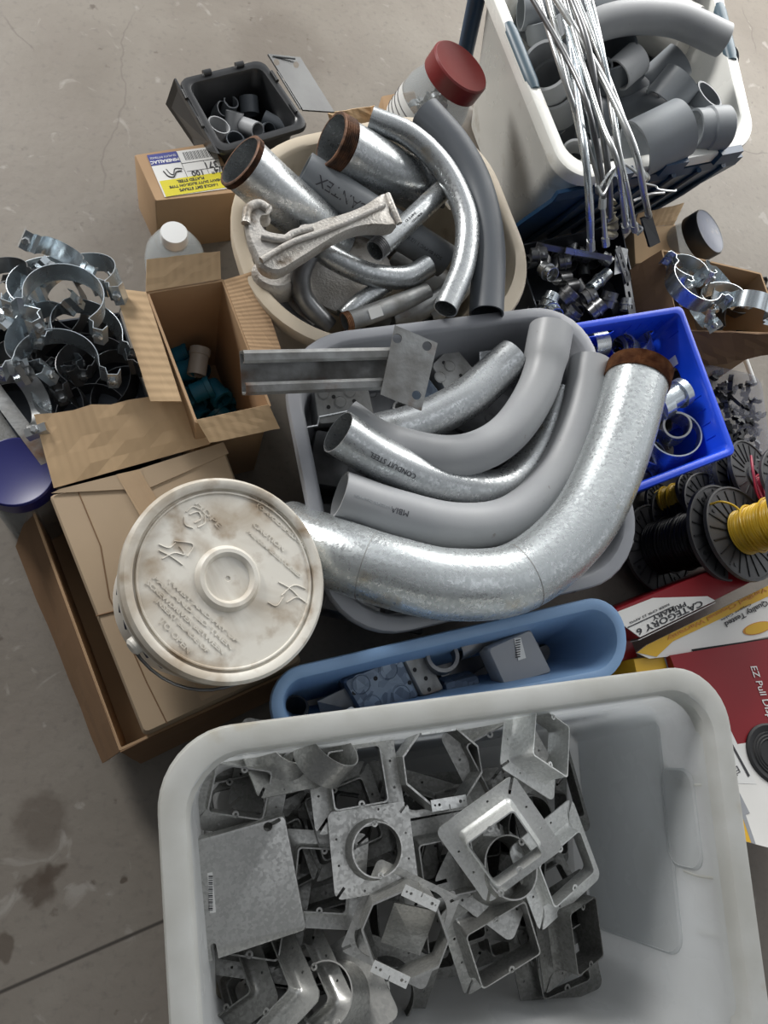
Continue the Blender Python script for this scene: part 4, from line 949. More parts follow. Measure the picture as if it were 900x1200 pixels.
for i in range(4): fs += [(i, i+1, i+26, i+25), (20+i, 21+i, 46+i, 45+i), (i*5, i*5+5, i*5+30, i*5+25), (i*5+4, i*5+9, i*5+34, i*5+29)]
link('front_panel', vs, fs, 'tote_navy', wt, smooth=False)
for s in (.12,.26,.40,.54,.68,.82): link('panel_rib', *tube([onout(2, s, .315, .036), onout(2, s-.03, .18, .026), onout(2, s-.03, .04, .012)], .006, seg=8), 'tote_navy', wt)
for s in (.16,.46,.74):
    v, f, u = slab([onout(2, s-.065, .3625, .018), onout(2, s+.065, .3625, .018), onout(2, s+.06, .3625, .034), onout(2, s-.06, .3625, .034)], .03); link('latch', v, f, 'tote_navy', wt, smooth=False)
for i, s0, s1 in ((3,.38,.66),(1,.42,.66)):
    pth = [onout(i, s0+(s1-s0)*k/8, .352, .012) for k in range(9)]; link('grip', *tube(pth, [.013]+[.0155]*7+[.013], seg=16), 'tote_grip', wt)
link('corner_post', *tube([onout(3, .93, .32, .012), onout(3, .93, .05, .012)], .02, seg=10), 'tote_navy', wt)
# fittings inside
def pv(name, pts, rp, m, label, **k):
    k.setdefault('wall', .0045); return pipe(name, pts, rp, m, label, 'pipe fitting', seg=36, **k)
pv('pipe_elbow', [(676,45,.37),(705,28,.40),(745,20,.42),(795,24,.43),(848,47,.43)], 18.5, 'pvc', 'long grey plastic bend lying across the top of the white tote')
pv('pipe_coupling', [(648,108,.27),(640,76,.36)], 28, 'pvc', 'large grey coupling with open mouth beside the left grip of the white tote', wall=.006)
pv('pipe_coupling', [(655,125,.22),(648,98,.31)], 28, 'pvc', 'large grey coupling stacked right under the open one beside the left grip', wall=.006)
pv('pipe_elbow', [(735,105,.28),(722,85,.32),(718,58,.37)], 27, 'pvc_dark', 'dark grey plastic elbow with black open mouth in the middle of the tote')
pv('pipe_coupling', [(716,92,.30),(707,79,.35)], 11, 'pvc_mid', 'small grey ring-mouthed fitting beside the rods')
pv('pipe_coupling', [(724,88,.35),(747,68,.37)], 19, 'pvc', 'plain light grey coupling in the centre of the white tote')
pv('pipe_coupling', [(760,103,.31),(797,70,.36)], 21, 'pvc_mid', 'grey coupling just right of the plain light one, mouth to the upper right')
pv('pipe_coupling', [(775,122,.33),(800,92,.37)], 24, 'pvc_mid', 'grey coupling with wide rim pointing right, above the collared fitting')
pv('pipe_coupling', [(800,142,.30),(832,110,.37)], 19, 'pvc_mid', 'grey coupling whose open round mouth faces up near the right rim')
pv('pipe_coupling', [(812,152,.37),(850,150,.38)], 22.5, 'pvc_mid', 'grey fitting with thick collar at the right front corner of the tote', collar=[(.38,1,1.08)])
pv('pipe_reducer', [(744,176,.35),(798,150,.385)], 33, 'pvc_mid', 'largest grey coupling leaning on the front rim of the white tote', wall=.006)
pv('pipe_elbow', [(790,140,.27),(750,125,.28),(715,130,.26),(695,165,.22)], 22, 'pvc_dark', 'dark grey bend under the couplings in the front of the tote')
pv('pipe_coupling', [(755,20,.30),(806,44,.33)], 32, 'fit_grey', 'pale grey wide pipe at the back right of the white tote')
pv('pipe_coupling', [(770,-12,.30),(812,8,.32)], 24, 'pvc', 'grey coupling at the top edge above the long bend')
pv('pipe_elbow', [(610,14,.32),(660,10,.34),(700,0,.35),(748,-14,.34)], 19, 'pvc_mid', 'dark grey bend crossing behind the rods at the top edge')
pv('pipe_coupling', [(672,192,.28),(673,178,.33)], 15, 'pvc', 'small grey coupling in the front left corner of the white tote')
pv('pipe_coupling', [(688,178,.29),(744,168,.29)], 12, 'pvc', 'thin pale grey pipe lying along the front wall of the white tote')
pv('pipe_coupling', [(640,45,.30),(636,20,.33)], 22, 'pvc_mid', 'grey coupling behind the rods at the upper left of the tote')
pv('pipe_coupling', [(808,138,.33),(815,128,.345)], 14, 'pvc', 'small grey fitting tucked behind the collared one')
for i, (x, y, z, x2, y2) in enumerate([(680,150,.16,720,160),(700,110,.17,730,130),(760,150,.17,800,160),(800,90,.18,830,110),(720,30,.20,760,50),(660,70,.17,690,90),(770,60,.20,800,70),(690,20,.22,720,30),(830,130,.22,850,150),(650,140,.14,670,170),(740,90,.2,760,110),(820,60,.2,840,80),(700,170,.17,730,180),(790,10,.22,820,30),(620,10,.22,640,30),(660,-20,.25,700,-10)]):
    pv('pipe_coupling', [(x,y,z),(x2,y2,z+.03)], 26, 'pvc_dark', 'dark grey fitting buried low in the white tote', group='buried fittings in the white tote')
# bundle of hanger rods
RD = [[(640,-12),(672,120),(690,215),(693,290)],[(652,-12),(688,120),(701,205),(702,222)],[(628,-12),(660,90),(700,205),(710,285)],[(665,-12),(690,60),(712,195),(715,260)],[(672,-12),(720,110),(752,200),(757,208)],
      [(684,-12),(710,80),(726,180),(735,265)],[(645,-12),(700,80),(742,170),(755,228),(760,252)],[(618,-12),(665,70),(690,130),(707,215),(706,240)],[(690,-12),(706,60),(720,150),(734,215),(744,268)],[(660,-12),(676,110),(686,180),(690,240),(692,285)],[(658,-12),(700,130),(722,185),(728,225),(733,268)]]
RL_ = ['leftmost','second from left','third from left','fourth from left','bent outward to the right at its foot','passing behind the wire clip','rightmost at the black clip','crossing from the far left','straightest of the right-hand group','darkest, ending at the fittings','in the middle of the lower fan']
for i, pts in enumerate(RD):
    n = len(pts); path = [P(x, y, .47+.012*(i % 4)-.0*k if k < n-2 else .42-.10*(k-(n-2))*(1 if y > 240 else .3)) for k, (x, y) in enumerate(pts)]
    o = link('hanger_rod', *tube(spline(path, 7), .0048 if i % 3 else .0062, seg=10), ('steel','zinc','steel','steel_dark')[i % 4]); tag(o, 'metal hanger rod over the white tote, '+RL_[i], 'rod')
    e = path[-1]; d = (path[-1]-path[-2]).normalized()
    v, f = tube([e-d*.012, e+d*.006], .0075, seg=8); link('end_nut', v, f, 'steel', o)
def wireclip(pts, label, r=.0018, m='steel'):
    o = link('wire_clip', *tube(spline([P(*p) for p in pts], 5), r, seg=8), m); return tag(o, label, 'clip')
wireclip([(702,222,.42),(712,205,.43),(726,192,.43),(738,196,.42),(752,208,.42)], 'bent wire clip hooked between two rods in the middle', .0028)
wireclip([(700,218,.42),(706,228,.42),(712,218,.42),(722,197,.43)], 'small looped wire clip at the foot of the left rods', .003)
wireclip([(750,214,.40),(768,218,.39),(772,222,.39),(790,224,.38),(792,222,.38)], 'springy zigzag clip sticking out right of the rods')
wireclip([(742,236,.38),(760,228,.38),(778,226,.37)], 'black wire clip below the zigzag one', .003, 'steel_dark')
wireclip([(744,262,.30),(752,268,.30),(746,275,.29)], 'bright nut clip at the end of the right rods', .004)
flatclip = [(752,256,.32),(764,252,.32),(774,284,.27),(762,290,.27)]
o = plateat(flatclip, .006, 'black', 'spring_clip', 'black flat spring clip hanging on the rightmost rod', 'clip')
for a, b, lab in (((724,290,.26),(737,330,.22),'slotted steel bar hanging below the rods at the right of the fittings bin'),((733,318,.22),(742,372,.20),'long punched steel strip along the right wall of the fittings bin')):
    p, q = P(*a), P(*b); d = (q-p).normalized(); s = Vector((-d.y,d.x,0)).normalized()*.009
    v, f, u = slab([p-s,p+s,q+s,q-s], .003); o = tag(link('steel_strip', v, f, 'steel_dark', smooth=False), lab, 'steel strip')
    cut(o, [slot(p.lerp(q,t), d, .014, .006, .02, Vector((0,0,1))) for t in (.25,.5,.75)])
o = plateat([(722,288,.25),(736,292,.25),(734,318,.23),(720,322,.23)], .002, 'ring_bright', 'steel_bracket', 'pale rectangular bracket between the rods and the fittings', 'bracket')
v, f = tube(spline([P(715,232,.34),P(713,248,.33),P(718,262,.32),P(716,280,.30)], 6), [.006+.004*math.sin(i*.9)**2+.003*(i % 3) for i in range(19)], seg=9); tag(link('rag_scrap', v, f, 'moss'), 'dry brown rag-like scrap hanging among the rods', 'scrap')
# ================================================================= bin of steel fittings under the rods
FB = [(604,288),(728,262),(752,372),(640,395)]
fb = openbox('parts_bin', FB, .16, 0, .003, 'dark_box', None, zb=.008); tag(fb, 'dark shallow bin of small steel connectors below the metal rods', 'parts bin')
def emt(a, b, rp, m, label, nut=True, group=None, kind='connector'):
    o, pa, r = pipe('conduit_connector', [a, b], rp, m, label, 'conduit connector', group, wall=.0015, seg=22, collar=[(.42,.58,1.18)] if nut else None)
    if nut:
        c = pa[0].lerp(pa[-1], .25); d = (pa[-1]-pa[0]).normalized(); v0 = (Vector((0,0,HC))-c).normalized(); q = (v0-d*v0.dot(d)).normalized()
        link('set_screw', *tube([c+q*r*.8, c+q*(r+.005)], .0028, seg=8), 'galv', o)
    return o
EM = [((652,370,.20),(640,358,.17),9,'zinc','connector with round bright mouth nearest the grey tub'),((672,340,.20),(660,352,.18),10.5,'steel_dark','connector with black open mouth in the middle of the fittings bin'),
 ((692,338,.20),(712,320,.20),7,'zinc','elbow-like bright connector pointing to the rods'),((697,345,.19),(684,352,.18),10,'steel_dark','dull connector below the bright elbow-like one'),
 ((716,342,.20),(710,360,.18),9.5,'steel_dark','connector with domed end at the right of the fittings bin'),((648,322,.20),(636,315,.18),8.5,'steel','connector with oval mouth at the left wall of the fittings bin'),
 ((648,345,.19),(640,362,.18),9,'zinc','connector lying along the left wall of the fittings bin'),((640,297,.19),(622,299,.18),8,'steel_dark','connector at the far left corner of the fittings bin'),
 ((668,305,.18),(655,308,.17),8,'steel_dark','connector behind the black-mouthed one'),((707,355,.20),(692,368,.18),9,'steel_dark','connector leaning toward the blue crate'),
 ((735,350,.20),(733,364,.19),7,'steel','small bright connector in the near right corner of the fittings bin'),((676,362,.19),(666,372,.17),10,'steel_dark','dark-bodied connector beside the crate corner'),
 ((690,300,.17),(676,296,.17),8,'steel_dark','connector at the back of the fittings bin'),((640,380,.18),(648,388,.16),8,'steel','connector in the near left corner of the fittings bin'),
 ((705,300,.17),(716,308,.17),7,'steel','connector just under the rod ends')]
for a, b, r, m, l in EM: emt(a, b, r, m, 'steel '+l)
rnd = random.Random(11)
for i in range(26):
    x, y, z = 628+rnd.random()*100, 288+rnd.random()*82, .05+rnd.random()*.09; a = rnd.random()*6.3
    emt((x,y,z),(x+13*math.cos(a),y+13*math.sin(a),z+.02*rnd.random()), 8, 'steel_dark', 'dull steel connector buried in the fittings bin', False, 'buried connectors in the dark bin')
o = plateat([(630,284,.19),(690,296,.19),(688,303,.18),(628,291,.18)], .004, 'steel_dark', 'steel_strip', 'dark steel strip along the back of the fittings bin', 'steel strip')
o = plateat([(664,290,.20),(718,300,.20),(716,306,.19),(662,297,.19)], .004, 'steel', 'steel_strip', 'brighter steel strip lying across the back of the fittings bin', 'steel strip')

# ================================================================= blue crate contents
def cc_(a, b, rp, m, label, **k): return pipe('steel_coupling', [a, b], rp, m, label, 'pipe coupling', wall=k.pop('wall', .003), seg=36, **k)
cc_((792,508,.22),(775,535,.12),29,'zinc','wide bright steel coupling mouth upward in the near corner of the blue crate')
cc_((794,498,.25),(786,508,.19),16,'steel','smaller steel coupling nested inside the wide one', wall=.004)
cc_((768,478,.24),(802,458,.25),14,'zinc','shiny connector with bulging nut pointing at the crate hand hole', collar=[(.0,.35,1.35),(.75,.98,1.25)])
cc_((772,488,.22),(758,498,.19),21,'steel_dark','dark steel coupling against the threaded elbow end', wall=.004)
cc_((690,405,.20),(706,402,.20),17,'steel','bright steel band coupling at the far left of the blue crate')
cc_((714,408,.21),(716,420,.18),19,'steel_dark','dark open coupling beside the bright band in the crate', collar=[(0,.4,1.1)])
cc_((742,398,.20),(748,420,.16),20,'zinc','ribbed steel coupling behind the rusty thread')
cc_((730,404,.22),(738,412,.18),14,'zinc','blue-tinted steel connector in the middle of the crate')
cc_((766,530,.16),(754,540,.12),16,'steel','steel coupling low beside the wide bright one')
cc_((752,560,.12),(762,545,.10),14,'steel_dark','small dark coupling in the near left corner of the crate')
cc_((800,455,.10),(815,445,.10),14,'steel_dark','dark coupling low by the right wall of the crate')
for i, (x, y) in enumerate([(700,430),(740,440),(780,430),(760,470),(790,480),(770,510),(740,500),(800,520)]):
    cc_((x,y,.05),(x+16,y+10-i*2,.07),18,'steel_dark','dark steel coupling at the bottom of the blue crate')[0]['group'] = 'bottom couplings in the blue crate'

# ================================================================= carton of bright clamps, jar, small carton
KC = [(775,292),(892,320),(918,392),(795,388)]
kc = openbox('cardboard_box', KC, .22, 0, .004, 'card', None, zb=.05); tag(kc, 'torn open carton of large zinc pipe clamps at the right edge', 'cardboard box')
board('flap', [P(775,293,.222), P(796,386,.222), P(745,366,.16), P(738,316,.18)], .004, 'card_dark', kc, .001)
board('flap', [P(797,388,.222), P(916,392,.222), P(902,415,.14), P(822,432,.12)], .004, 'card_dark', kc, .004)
strap(805,318,.24,22,10,70,20,.03,'zinc','bright clamp half with hexagonal outline at the back of the torn carton',span=280)
strap(812,335,.25,32,-20,76,160,.034,'zinc','large zinc clamp lying face up in the middle of the torn carton',span=210)
strap(838,330,.22,26,-50,60,40,.03,'zinc','zinc clamp under the large one at the back of the carton',span=230)
strap(845,352,.24,24,40,60,-20,.034,'zinc','zinc clamp at the near side of the torn carton',span=250)
strap(878,358,.25,24,-10,20,180,.036,'zinc','zinc clamp standing on edge at the right side of the carton',span=200,ear=.5)
strap(820,360,.22,24,-60,40,0,.03,'zinc','zinc clamp by the near left corner of the carton',span=230)
o, _, _ = pipe('pipe_hub', [(806,332,.20),(808,318,.22)], 17, 'zinc', 'bright rounded steel hub inside the hexagonal clamp half', 'clamp', wall=.004)
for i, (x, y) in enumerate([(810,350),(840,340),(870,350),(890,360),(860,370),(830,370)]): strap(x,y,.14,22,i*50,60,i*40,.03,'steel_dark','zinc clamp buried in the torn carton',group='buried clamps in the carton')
kb = rectbox('cardboard_box', [(742,268),(792,262),(798,300),(744,310)], .15, 0, 'card_light'); tag(kb, 'small pale carton between the rods and the dark-lidded jar', 'cardboard box')
board('flap', [P(744,268,.152), P(790,263,.152), P(802,238,.17), P(748,250,.17)], .003, 'card_light', kb, .002)
tp = P(832,271,.20); bb = Vector((tp.x-.075, tp.y-.004, .015)); R = 28*M(832,271,.2)
jar(bb, tp, R, 'slate_lid', .034, 'clear jar with black rimmed slate-blue lid leaning behind the torn carton', lr=1.0)
# thin clear bin of black clips
KB = [(822,424),(893,440),(912,590),(838,600)]
kb2, kc2 = tub(KB, .15, 0, 'clear_thin', None, 'parts_bin', taper=.02, r=.03, lip=.010, drop=.01, th=.002); tag(kb2, 'small thin clear bin of black clips right of the blue crate', 'parts bin')
pipe('white_rod', [(866,400,.04),(884,450,.03)], 3, 'cap_white', 'thin white rod on the floor under the torn carton', 'rod')
rnd = random.Random(5)
def blackclip(x, y, z, label, group=None, m='black'):
    s = .008+.006*rnd.random(); T = pose(P(x,y,z), rnd.random()*360, rnd.random()*360, rnd.random()*70)
    pr = [(-1.4,0),(-.5,.1),(-.5,.8),(.2,.9),(.3,.2),(1.3,.3),(1.5,1.0),(1.2,1.0),(1.1,.0),(-.1,-.3),(-.3,-.9),(-.9,-.7),(-1.4,-.3)]
    v, f = loft([[T @ Vector((a*s, b*s, c)) for a, b in pr] for c in (-s*.4, s*.4)]); return tag(link('plastic_clip', v, f, m, smooth=False), label, 'clip', group)
for i, (x, y) in enumerate([(856,448),(868,452),(878,450),(845,455),(862,470),(874,478),(852,480),(884,470),(866,492),(850,498),(880,495),(870,510),(855,515),(882,515),(864,530),(846,468),(840,440),(876,530),(853,535),(890,488)]):
    blackclip(x, y, .115+.02*rnd.random(), 'small jagged black clip on top of the heap in the clear bin', 'black clips in the clear bin')
for i in range(60): blackclip(842+rnd.random()*46, 448+rnd.random()*110, .03+.07*rnd.random(), 'black clip buried in the clear bin', 'buried black clips', 'steel_dark' if i % 5 == 0 else 'black')

# ================================================================= wire spools
def spool(base, top, R, r, m, label, ribs=20, cr=None, tail=None, wr=None):
    b, t = P(*base), P(*top); h = (t-b).length; T = aim(b, t-b); root = thing('wire_spool', b-Vector((0,0,.004)), label, 'wire spool')
    cr = cr or r*1.15; N_ = 26
    for z0, z1 in ((0,.008),(h-.008,h)):
        v, f = lathe([(R,z0),(R,z1),(R*.96,z1+.0005),(R*.95,z1-.002),(R*.30,z1-.002),(R*.28,z1+.002),(.2*R,z1+.002),(.2*R,z0-.001),(R*.28,z0-.001),(R*.3,z0+.002),(R*.95,z0+.002),(R*.96,z0-.0005)], 56, close=True)
        fl = link('flange', [T @ q for q in v], f, 'spool', root)
        for zz, s in ((z1-.0017, 1), (z0+.0017, -1)):
            g = G()
            for i in range(ribs):
                a = 2*PI*i/ribs; bxv, bxf = box(R*.66, 0, zz, R*.50, .0022, .0032); g.add([Matrix.Rotation(a,4,'Z') @ q for q in bxv], bxf)
            for i in range(4):
                a = 2*PI*(i+.5)/4; lv, lf = lathe([(R*.045,zz-.001*s),(R*.045,zz+.0012*s)], 12); g.add([Matrix.Translation((R*.8*math.cos(a),R*.8*math.sin(a),0)) @ q for q in lv], lf)
            g.out('ribs', 'black', fl, T=T)
    v, f = lathe([(R*.22,.004),(R*.22,h-.004)], 24); link('hub', [T @ q for q in v], f, 'black_rubber', root)
    wr = wr or .0022; n = int((h-.02)/(2*wr)); prof = [(R*.2,.01)]
    for i in range(n):
        z0 = .01+2*wr*i; k = cr*(1-.05*((i*7) % 5)/5)
        prof += [(k-wr*.9,z0+.0001),(k-wr*.25,z0+wr*.4),(k,z0+wr),(k-wr*.25,z0+1.6*wr)]
    prof += [(R*.2,.01+2*wr*n)]
    v, f = lathe(prof, 56); link('wire_coil', [T @ q for q in v], f, m, root)
    for i, ph in enumerate((.25,.5,.78)):                    # loose turns on top of the windings
        path = [T @ Vector(((cr+wr*.8)*math.cos(a*PI/16), (cr+wr*.8)*math.sin(a*PI/16), h*ph+h*.05*math.sin(a*PI/16+i))) for a in range(33)]
        link('loose_turn', *tube(path, wr, seg=6), m, root)
    if tail: link('wire_end', *tube(spline([P(*p) for p in tail], 8), wr, seg=8), m, root)
    return root
spool((768,643,.03),(848,624,.195),.098,.05,'wire_black','big black plastic spool wound with black wire beside the grey tub',cr=.058)
spool((866,626,.205),(945,598,.345),.098,.04,'wire_yellow','plastic spool of yellow wire stacked on the black wire spool',cr=.046,tail=[(874,608,.25),(862,594,.245),(846,588,.24),(832,591,.225)])
spool((772,590,.02),(812,577,.11),.045,.03,'wire_yellow','small spool of yellow wire just below the blue crate corner',cr=.03,wr=.002)
spool((790,606,.03),(832,590,.13),.07,.05,'wire_black','black wire spool between the small yellow one and the big spools',cr=.045)
spool((838,570,.03),(868,560,.10),.08,.05,'wire_black','black wire spool behind the big stacked spools below the crate',cr=.05)
spool((862,566,.13),(884,558,.17),.082,.04,'wire_black','flat spool lying on the one behind the yellow wire',cr=.045)
spool((893,578,.15),(930,560,.24),.075,.035,'wire_red','spool of dark red wire at the right edge',cr=.036,tail=[(902,600,.22),(888,580,.225),(882,552,.225),(880,534,.215)])
link('wire_end', *tube(spline([P(880,534,.215),P(886,565,.22),P(898,590,.22),P(912,600,.22)], 8), .0022, seg=8), 'wire_pink', bpy.data.objects['wire_spool.006'])
o = link('wire_end', *tube(spline([P(912,540,.23),P(896,562,.23),P(898,585,.22)], 8), .0022, seg=8), 'wire_pink', bpy.data.objects['wire_spool.006'])

# ================================================================= boxes of network cable
def solidbox(K, e1, e2, e3, m, name, label, cat='cable box'):
    """cuboid from corner K with three orthogonal edge vectors"""
    v = [K+e1*a+e2*b+e3*c for c in (0,1) for b in (0,1) for a in (0,1)]
    f = [(0,1,3,2),(4,6,7,5),(0,4,5,1),(2,3,7,6),(0,2,6,4),(1,5,7,3)]
    return tag(link(name, v, f, m, None, smooth=False), label, cat)

def plane_map(c0, nn):
    def f(x, y, off=0):
        r = Vector((x-450, y-600, F)); d = Vector((r.dot(X_), r.dot(Y_), r.dot(Z_))); o0 = Vector((0,0,HC)); t = (c0-o0).dot(nn)/d.dot(nn); return o0+d*t+nn*off
    return f
def poly(name, f, pts, off, m, parent, t=.0004):
    top = [f(x, y, off+t) for x, y in pts]; bot = [f(x, y, off) for x, y in pts]
    return link(name, *loft([bot, top]), m, parent, smooth=False)
def words(s, f, a, b, hpx, m, parent, off=.0006, bold=0):
    """string s written from pixel a to pixel b on plane f, cap height hpx on the side left of the writing direction"""
    A, B_ = f(*a), f(*b); nn = (f(*a, 1)-A).normalized(); x = (B_-A).normalized(); y = nn.cross(x)
    size = hpx*M(a[0], a[1], A.z)*1.4; c = (A+B_)/2+nn*off
    T = Matrix(((x.x,y.x,nn.x,c.x),(x.y,y.y,nn.y,c.y),(x.z,y.z,nn.z,c.z),(0,0,0,1)))
    o = text(s, size, T, m, parent, bold=bold, ext=.0002)
    w0 = max((Vector(v.co)+Vector(o.parent['_o'] if o.parent else (0,0,0))-c).dot(x) for v in o.data.vertices); k = (B_-A).length/2/max(w0, 1e-6)
    for v in o.data.vertices:
        p = Vector(v.co)+Vector(o.parent['_o'])-c; v.co = Vector(v.co)+x*(p.dot(x)*(k-1))
    return o
# red box with the round dispensing hole
K = P(785,768,.18); e1 = P(905,748,.18)-K; e1u = e1.normalized()
lo, hi = .1, .5
gg = lambda z_: (P(868,985,z_)-K).dot(e1u)
for _ in range(60):
    md = (lo+hi)/2
    if gg(lo)*gg(md) <= 0: hi = md
    else: lo = md
D_ = P(868,985,(lo+hi)/2); e2 = D_-K; nn = e1u.cross(e2.normalized()); nn = nn if nn.z > 0 else -nn
W_ = e1u*.30; top = [K, K+W_, K+W_+e2, K+e2]; bot = [p-nn*.165 for p in top]
zmin = min(p.z for p in bot); 
rb = tag(link('cable_box', *loft([bot, top]), 'red_box', None, smooth=False), 'red pull box of network cable with white lower half and black round hole', 'cable box')
f = plane_map(K, nn)
poly('white_panel', f, [(800,852),(842,846),(858,873),(905,866),(940,900),(930,1001),(868,985),(820,900)], .0004, 'white_box', rb)
poly('yellow_panel', f, [(845,930),(858,924),(881,988),(868,985),(850,950)], .0008, 'yellow_box', rb)
poly('grey_stripe', f, [(857,921),(861,920),(885,989),(880,988)], .001, 'gray_box', rb)
poly('paper_label', f, [(834,846),(850,844),(886,919),(862,918)], .001, 'paper', rb)
poly('dark_panel', f, [(856,922),(862,921),(878,953),(868,957)], .0012, 'gray_box', rb)
ff = plane_map(K+nn*.0015, nn)
words('CAT6-BL-ETL', ff, (846,874), (866,908), 7, 'print', rb, bold=.0002)
words('RP', ff, (848,858), (852,866), 5, 'print', rb)
poly('print_bar', f, [(853,868),(855,867),(878,909),(876,911)], .0018, 'print', rb)
f2 = plane_map(K+nn*.0005, nn)
words('EZ Pull Dispenser', f2, (882,780), (914,872), 9, 'paper', rb, bold=.0001)
c = f(906,884); T = aim(c, nn); R = 38*M(906,884,.3)
v, fc = lathe([(R,0),(R*1.0,.004),(R*.93,.006),(R*.8,.003),(R*.74,-.0005+.002),(R*.7,.0035),(R*.64,.002),(R*.6,.0035),(R*.54,.002),(R*.5,.0035),(R*.46,.001),(.002,.001)], 48); link('cable_port', [T @ q for q in v], fc, 'black_rubber', rb)
# white and yellow box behind it
zt = .19
q = [(748,748),(925,660),(902,640),(710,718)]
cb = rectbox('cable_box', q, zt, 0, 'red_box', b=.002); tag(cb, 'red cable box with white corner flap and yellow strip below the wire spools', 'cable box')
z0 = P(748,748,zt); fz = plane_map(P(748,748,zt), Vector((0,0,1)))
poly('white_flap', fz, [(713,721),(749,747),(837,704),(828,699),(764,701)], .0008, 'white_box', cb, .002)
fz2 = plane_map(P(748,748,zt+.003), Vector((0,0,1)))
words('CATEGORY 6', fz2, (823,706), (746,741), 7, 'print', cb, bold=.0003)
words('PRIMARY', fz2, (804,707), (764,725), 5, 'print', cb, bold=.0002)
words('RISER CMR 23 AWG', fz2, (784,708), (738,730), 2.5, 'print', cb)
poly('rule', fz2, [(735,735),(736,736),(790,711),(789,710)], .0001, 'print', cb)
a, b = P(748,749,zt), P(838,705,zt); n2 = Vector((b-a).cross(Vector((0,0,1)))).normalized()
if n2.y > 0: n2 = -n2
v, fc, u = slab([a+n2*.001, b+n2*.001, b+n2*.001-Vector((0,0,.03)), a+n2*.001-Vector((0,0,.03))], .0015); link('cream_side', v, fc, 'white_box', cb, smooth=False)
fl = plane_map(P(800,745,.170), Vector((0,0,1)))
poly('lid_flap', fl, [(745,765),(757,756),(912,680),(930,740),(787,769),(760,772)], 0, 'white_box', cb, .003)
poly('yellow_strip', fl, [(745,765),(757,756),(912,680),(914,692),(846,724),(787,752),(768,770)], .0035, 'yellow_box', cb)
fl3 = plane_map(P(800,745,.1744), Vector((0,0,1)))
words('Verified Channel Warranty', fl3, (898,690), (782,749), 4.5, 'orange_print', cb, bold=.0002)
words('Quality Tested', fl3, (899,706), (850,732), 6, 'print', cb, bold=.0002)
words('Copper Cable', fl3, (880,708), (845,727), 2.5, 'print', cb)
c = fl3(888,736); v, fc = loft([[c+Vector((.034*math.cos(t_*PI/16)*k+.007*math.sin(t_*PI/16)*k, .013*math.sin(t_*PI/16)*k+.006*math.cos(t_*PI/16)*k, dz)) for t_ in range(32)] for k, dz in ((1,-.0012),(1,-.0004))]); link('oval_mark', v, fc, 'orange_print', cb, smooth=False)
v, fc = loft([[c+Vector((.034*math.cos(t_*PI/16)*k+.007*math.sin(t_*PI/16)*k, .013*math.sin(t_*PI/16)*k+.006*math.cos(t_*PI/16)*k, dz)) for t_ in range(32)] for k, dz in ((.88,-.0012),(.88,.0002))]); link('oval_mark', v, fc, 'yellow_box', cb, smooth=False)
poly('gap_shade', plane_map(P(800,760,.1736), Vector((0,0,1))), [(810,761),(905,747),(905,753),(812,764)], .0004, 'hole', cb)  # black strip laid on the flap for the shade in the slit
yb = rectbox('cable_box', [(742,772),(781,767),(800,830),(756,838)], .165, 0, 'yellow_box', b=.002); tag(yb, 'narrow yellow and grey cardboard box corner between the blue bin and red box', 'cable box')
poly('grey_stripe', plane_map(P(760,780,.1655), Vector((0,0,1))), [(777,768),(781,767),(790,795),(786,796)], .0002, 'gray_box', yb)
r2 = rectbox('cable_box', [(722,752),(740,750),(748,770),(728,775)], .14, 0, 'red_box', b=.002); tag(r2, 'small dark red box corner beside the pale blue bin', 'cable box')

# ================================================================= electrical boxes
def ebox(quad, depth, kn, kr, m, label, name='junction_box', holes=(), side=None):
    p = [P(*q) for q in quad]; nn = (p[1]-p[0]).cross(p[3]-p[0]).normalized(); nn = nn if nn.dot(Vector((0,0,HC))-p[0]) > 0 else -nn
    c0 = sum(p, Vector())/4; T = axes(c0, p[1]-p[0], p[3]-p[0]); Ti = T.inverted(); ql = [Ti @ a for a in p]; s = 1 if (T.to_3x3() @ Vector((0,0,1))).dot(nn) > 0 else -1
    v, fcs = loft([rloop(ql, 0, .005, 3, -s*depth), rloop(ql, 0, .006, 3, -s*.003), rloop(ql, .002, .006, 3, 0)])
    root = thing(name, c0-nn*depth, label, 'electrical box')
    b = link('shell', [T @ a for a in v], fcs, m, root); f = plane_map(c0, nn)
    for x, y in kn:
        c = f(x, y); r = kr*M(x, y, c.z); TT = aim(c, nn)
        v, fcs = lathe([(r*1.15,-.0005),(r*1.12,.0007),(r*1.02,.0007),(r,-.0003+.0004),(r*.94,.0009),(.0008,.0012)], 28); link('knockout', [TT @ a for a in v], fcs, m, root)
    for x, y in holes:
        c = f(x, y); TT = aim(c, nn); v, fcs = lathe([(.0035,0),(.0035,.0004)], 12); link('screw_hole', [TT @ a for a in v], fcs, 'hole', root, smooth=False)
    return root, f
ebox([(367,457,.28),(432,455,.28),(440,492,.265),(373,498,.265)], .05, [(379,461),(399,471),(410,459)], 6.5, 'galv_old', 'square steel box with round knockouts under the strut bracket', holes=[(391,465),(415,470),(385,477),(403,487)])
ebox([(505,428,.26),(531,402,.26),(563,441,.255),(531,474,.255)], .05, [(527,429),(548,449),(516,442),(531,466)], 6.5, 'galv_old', 'square steel knockout box turned on its corner right of the bracket plate', holes=[(520,425),(540,440),(524,455)])
ebox([(500,440,.27),(527,475,.265),(500,492,.25),(470,462,.25)], .03, [], 8, 'blue_steel', 'plain dark blue-grey box side behind the bracket end plate')
plateat([(562,412,.26),(582,410,.27),(572,440,.25),(562,436,.25)], .002, 'galv', 'steel_plate', 'small bright steel tab between the knockout box and the innermost elbow', 'plate')
o, _, _ = pipe('pipe_hub', [(470,476,.27),(474,488,.24)], 10, 'galv_old', 'small round steel hub with open centre by the bracket plate', 'hub', wall=.004)
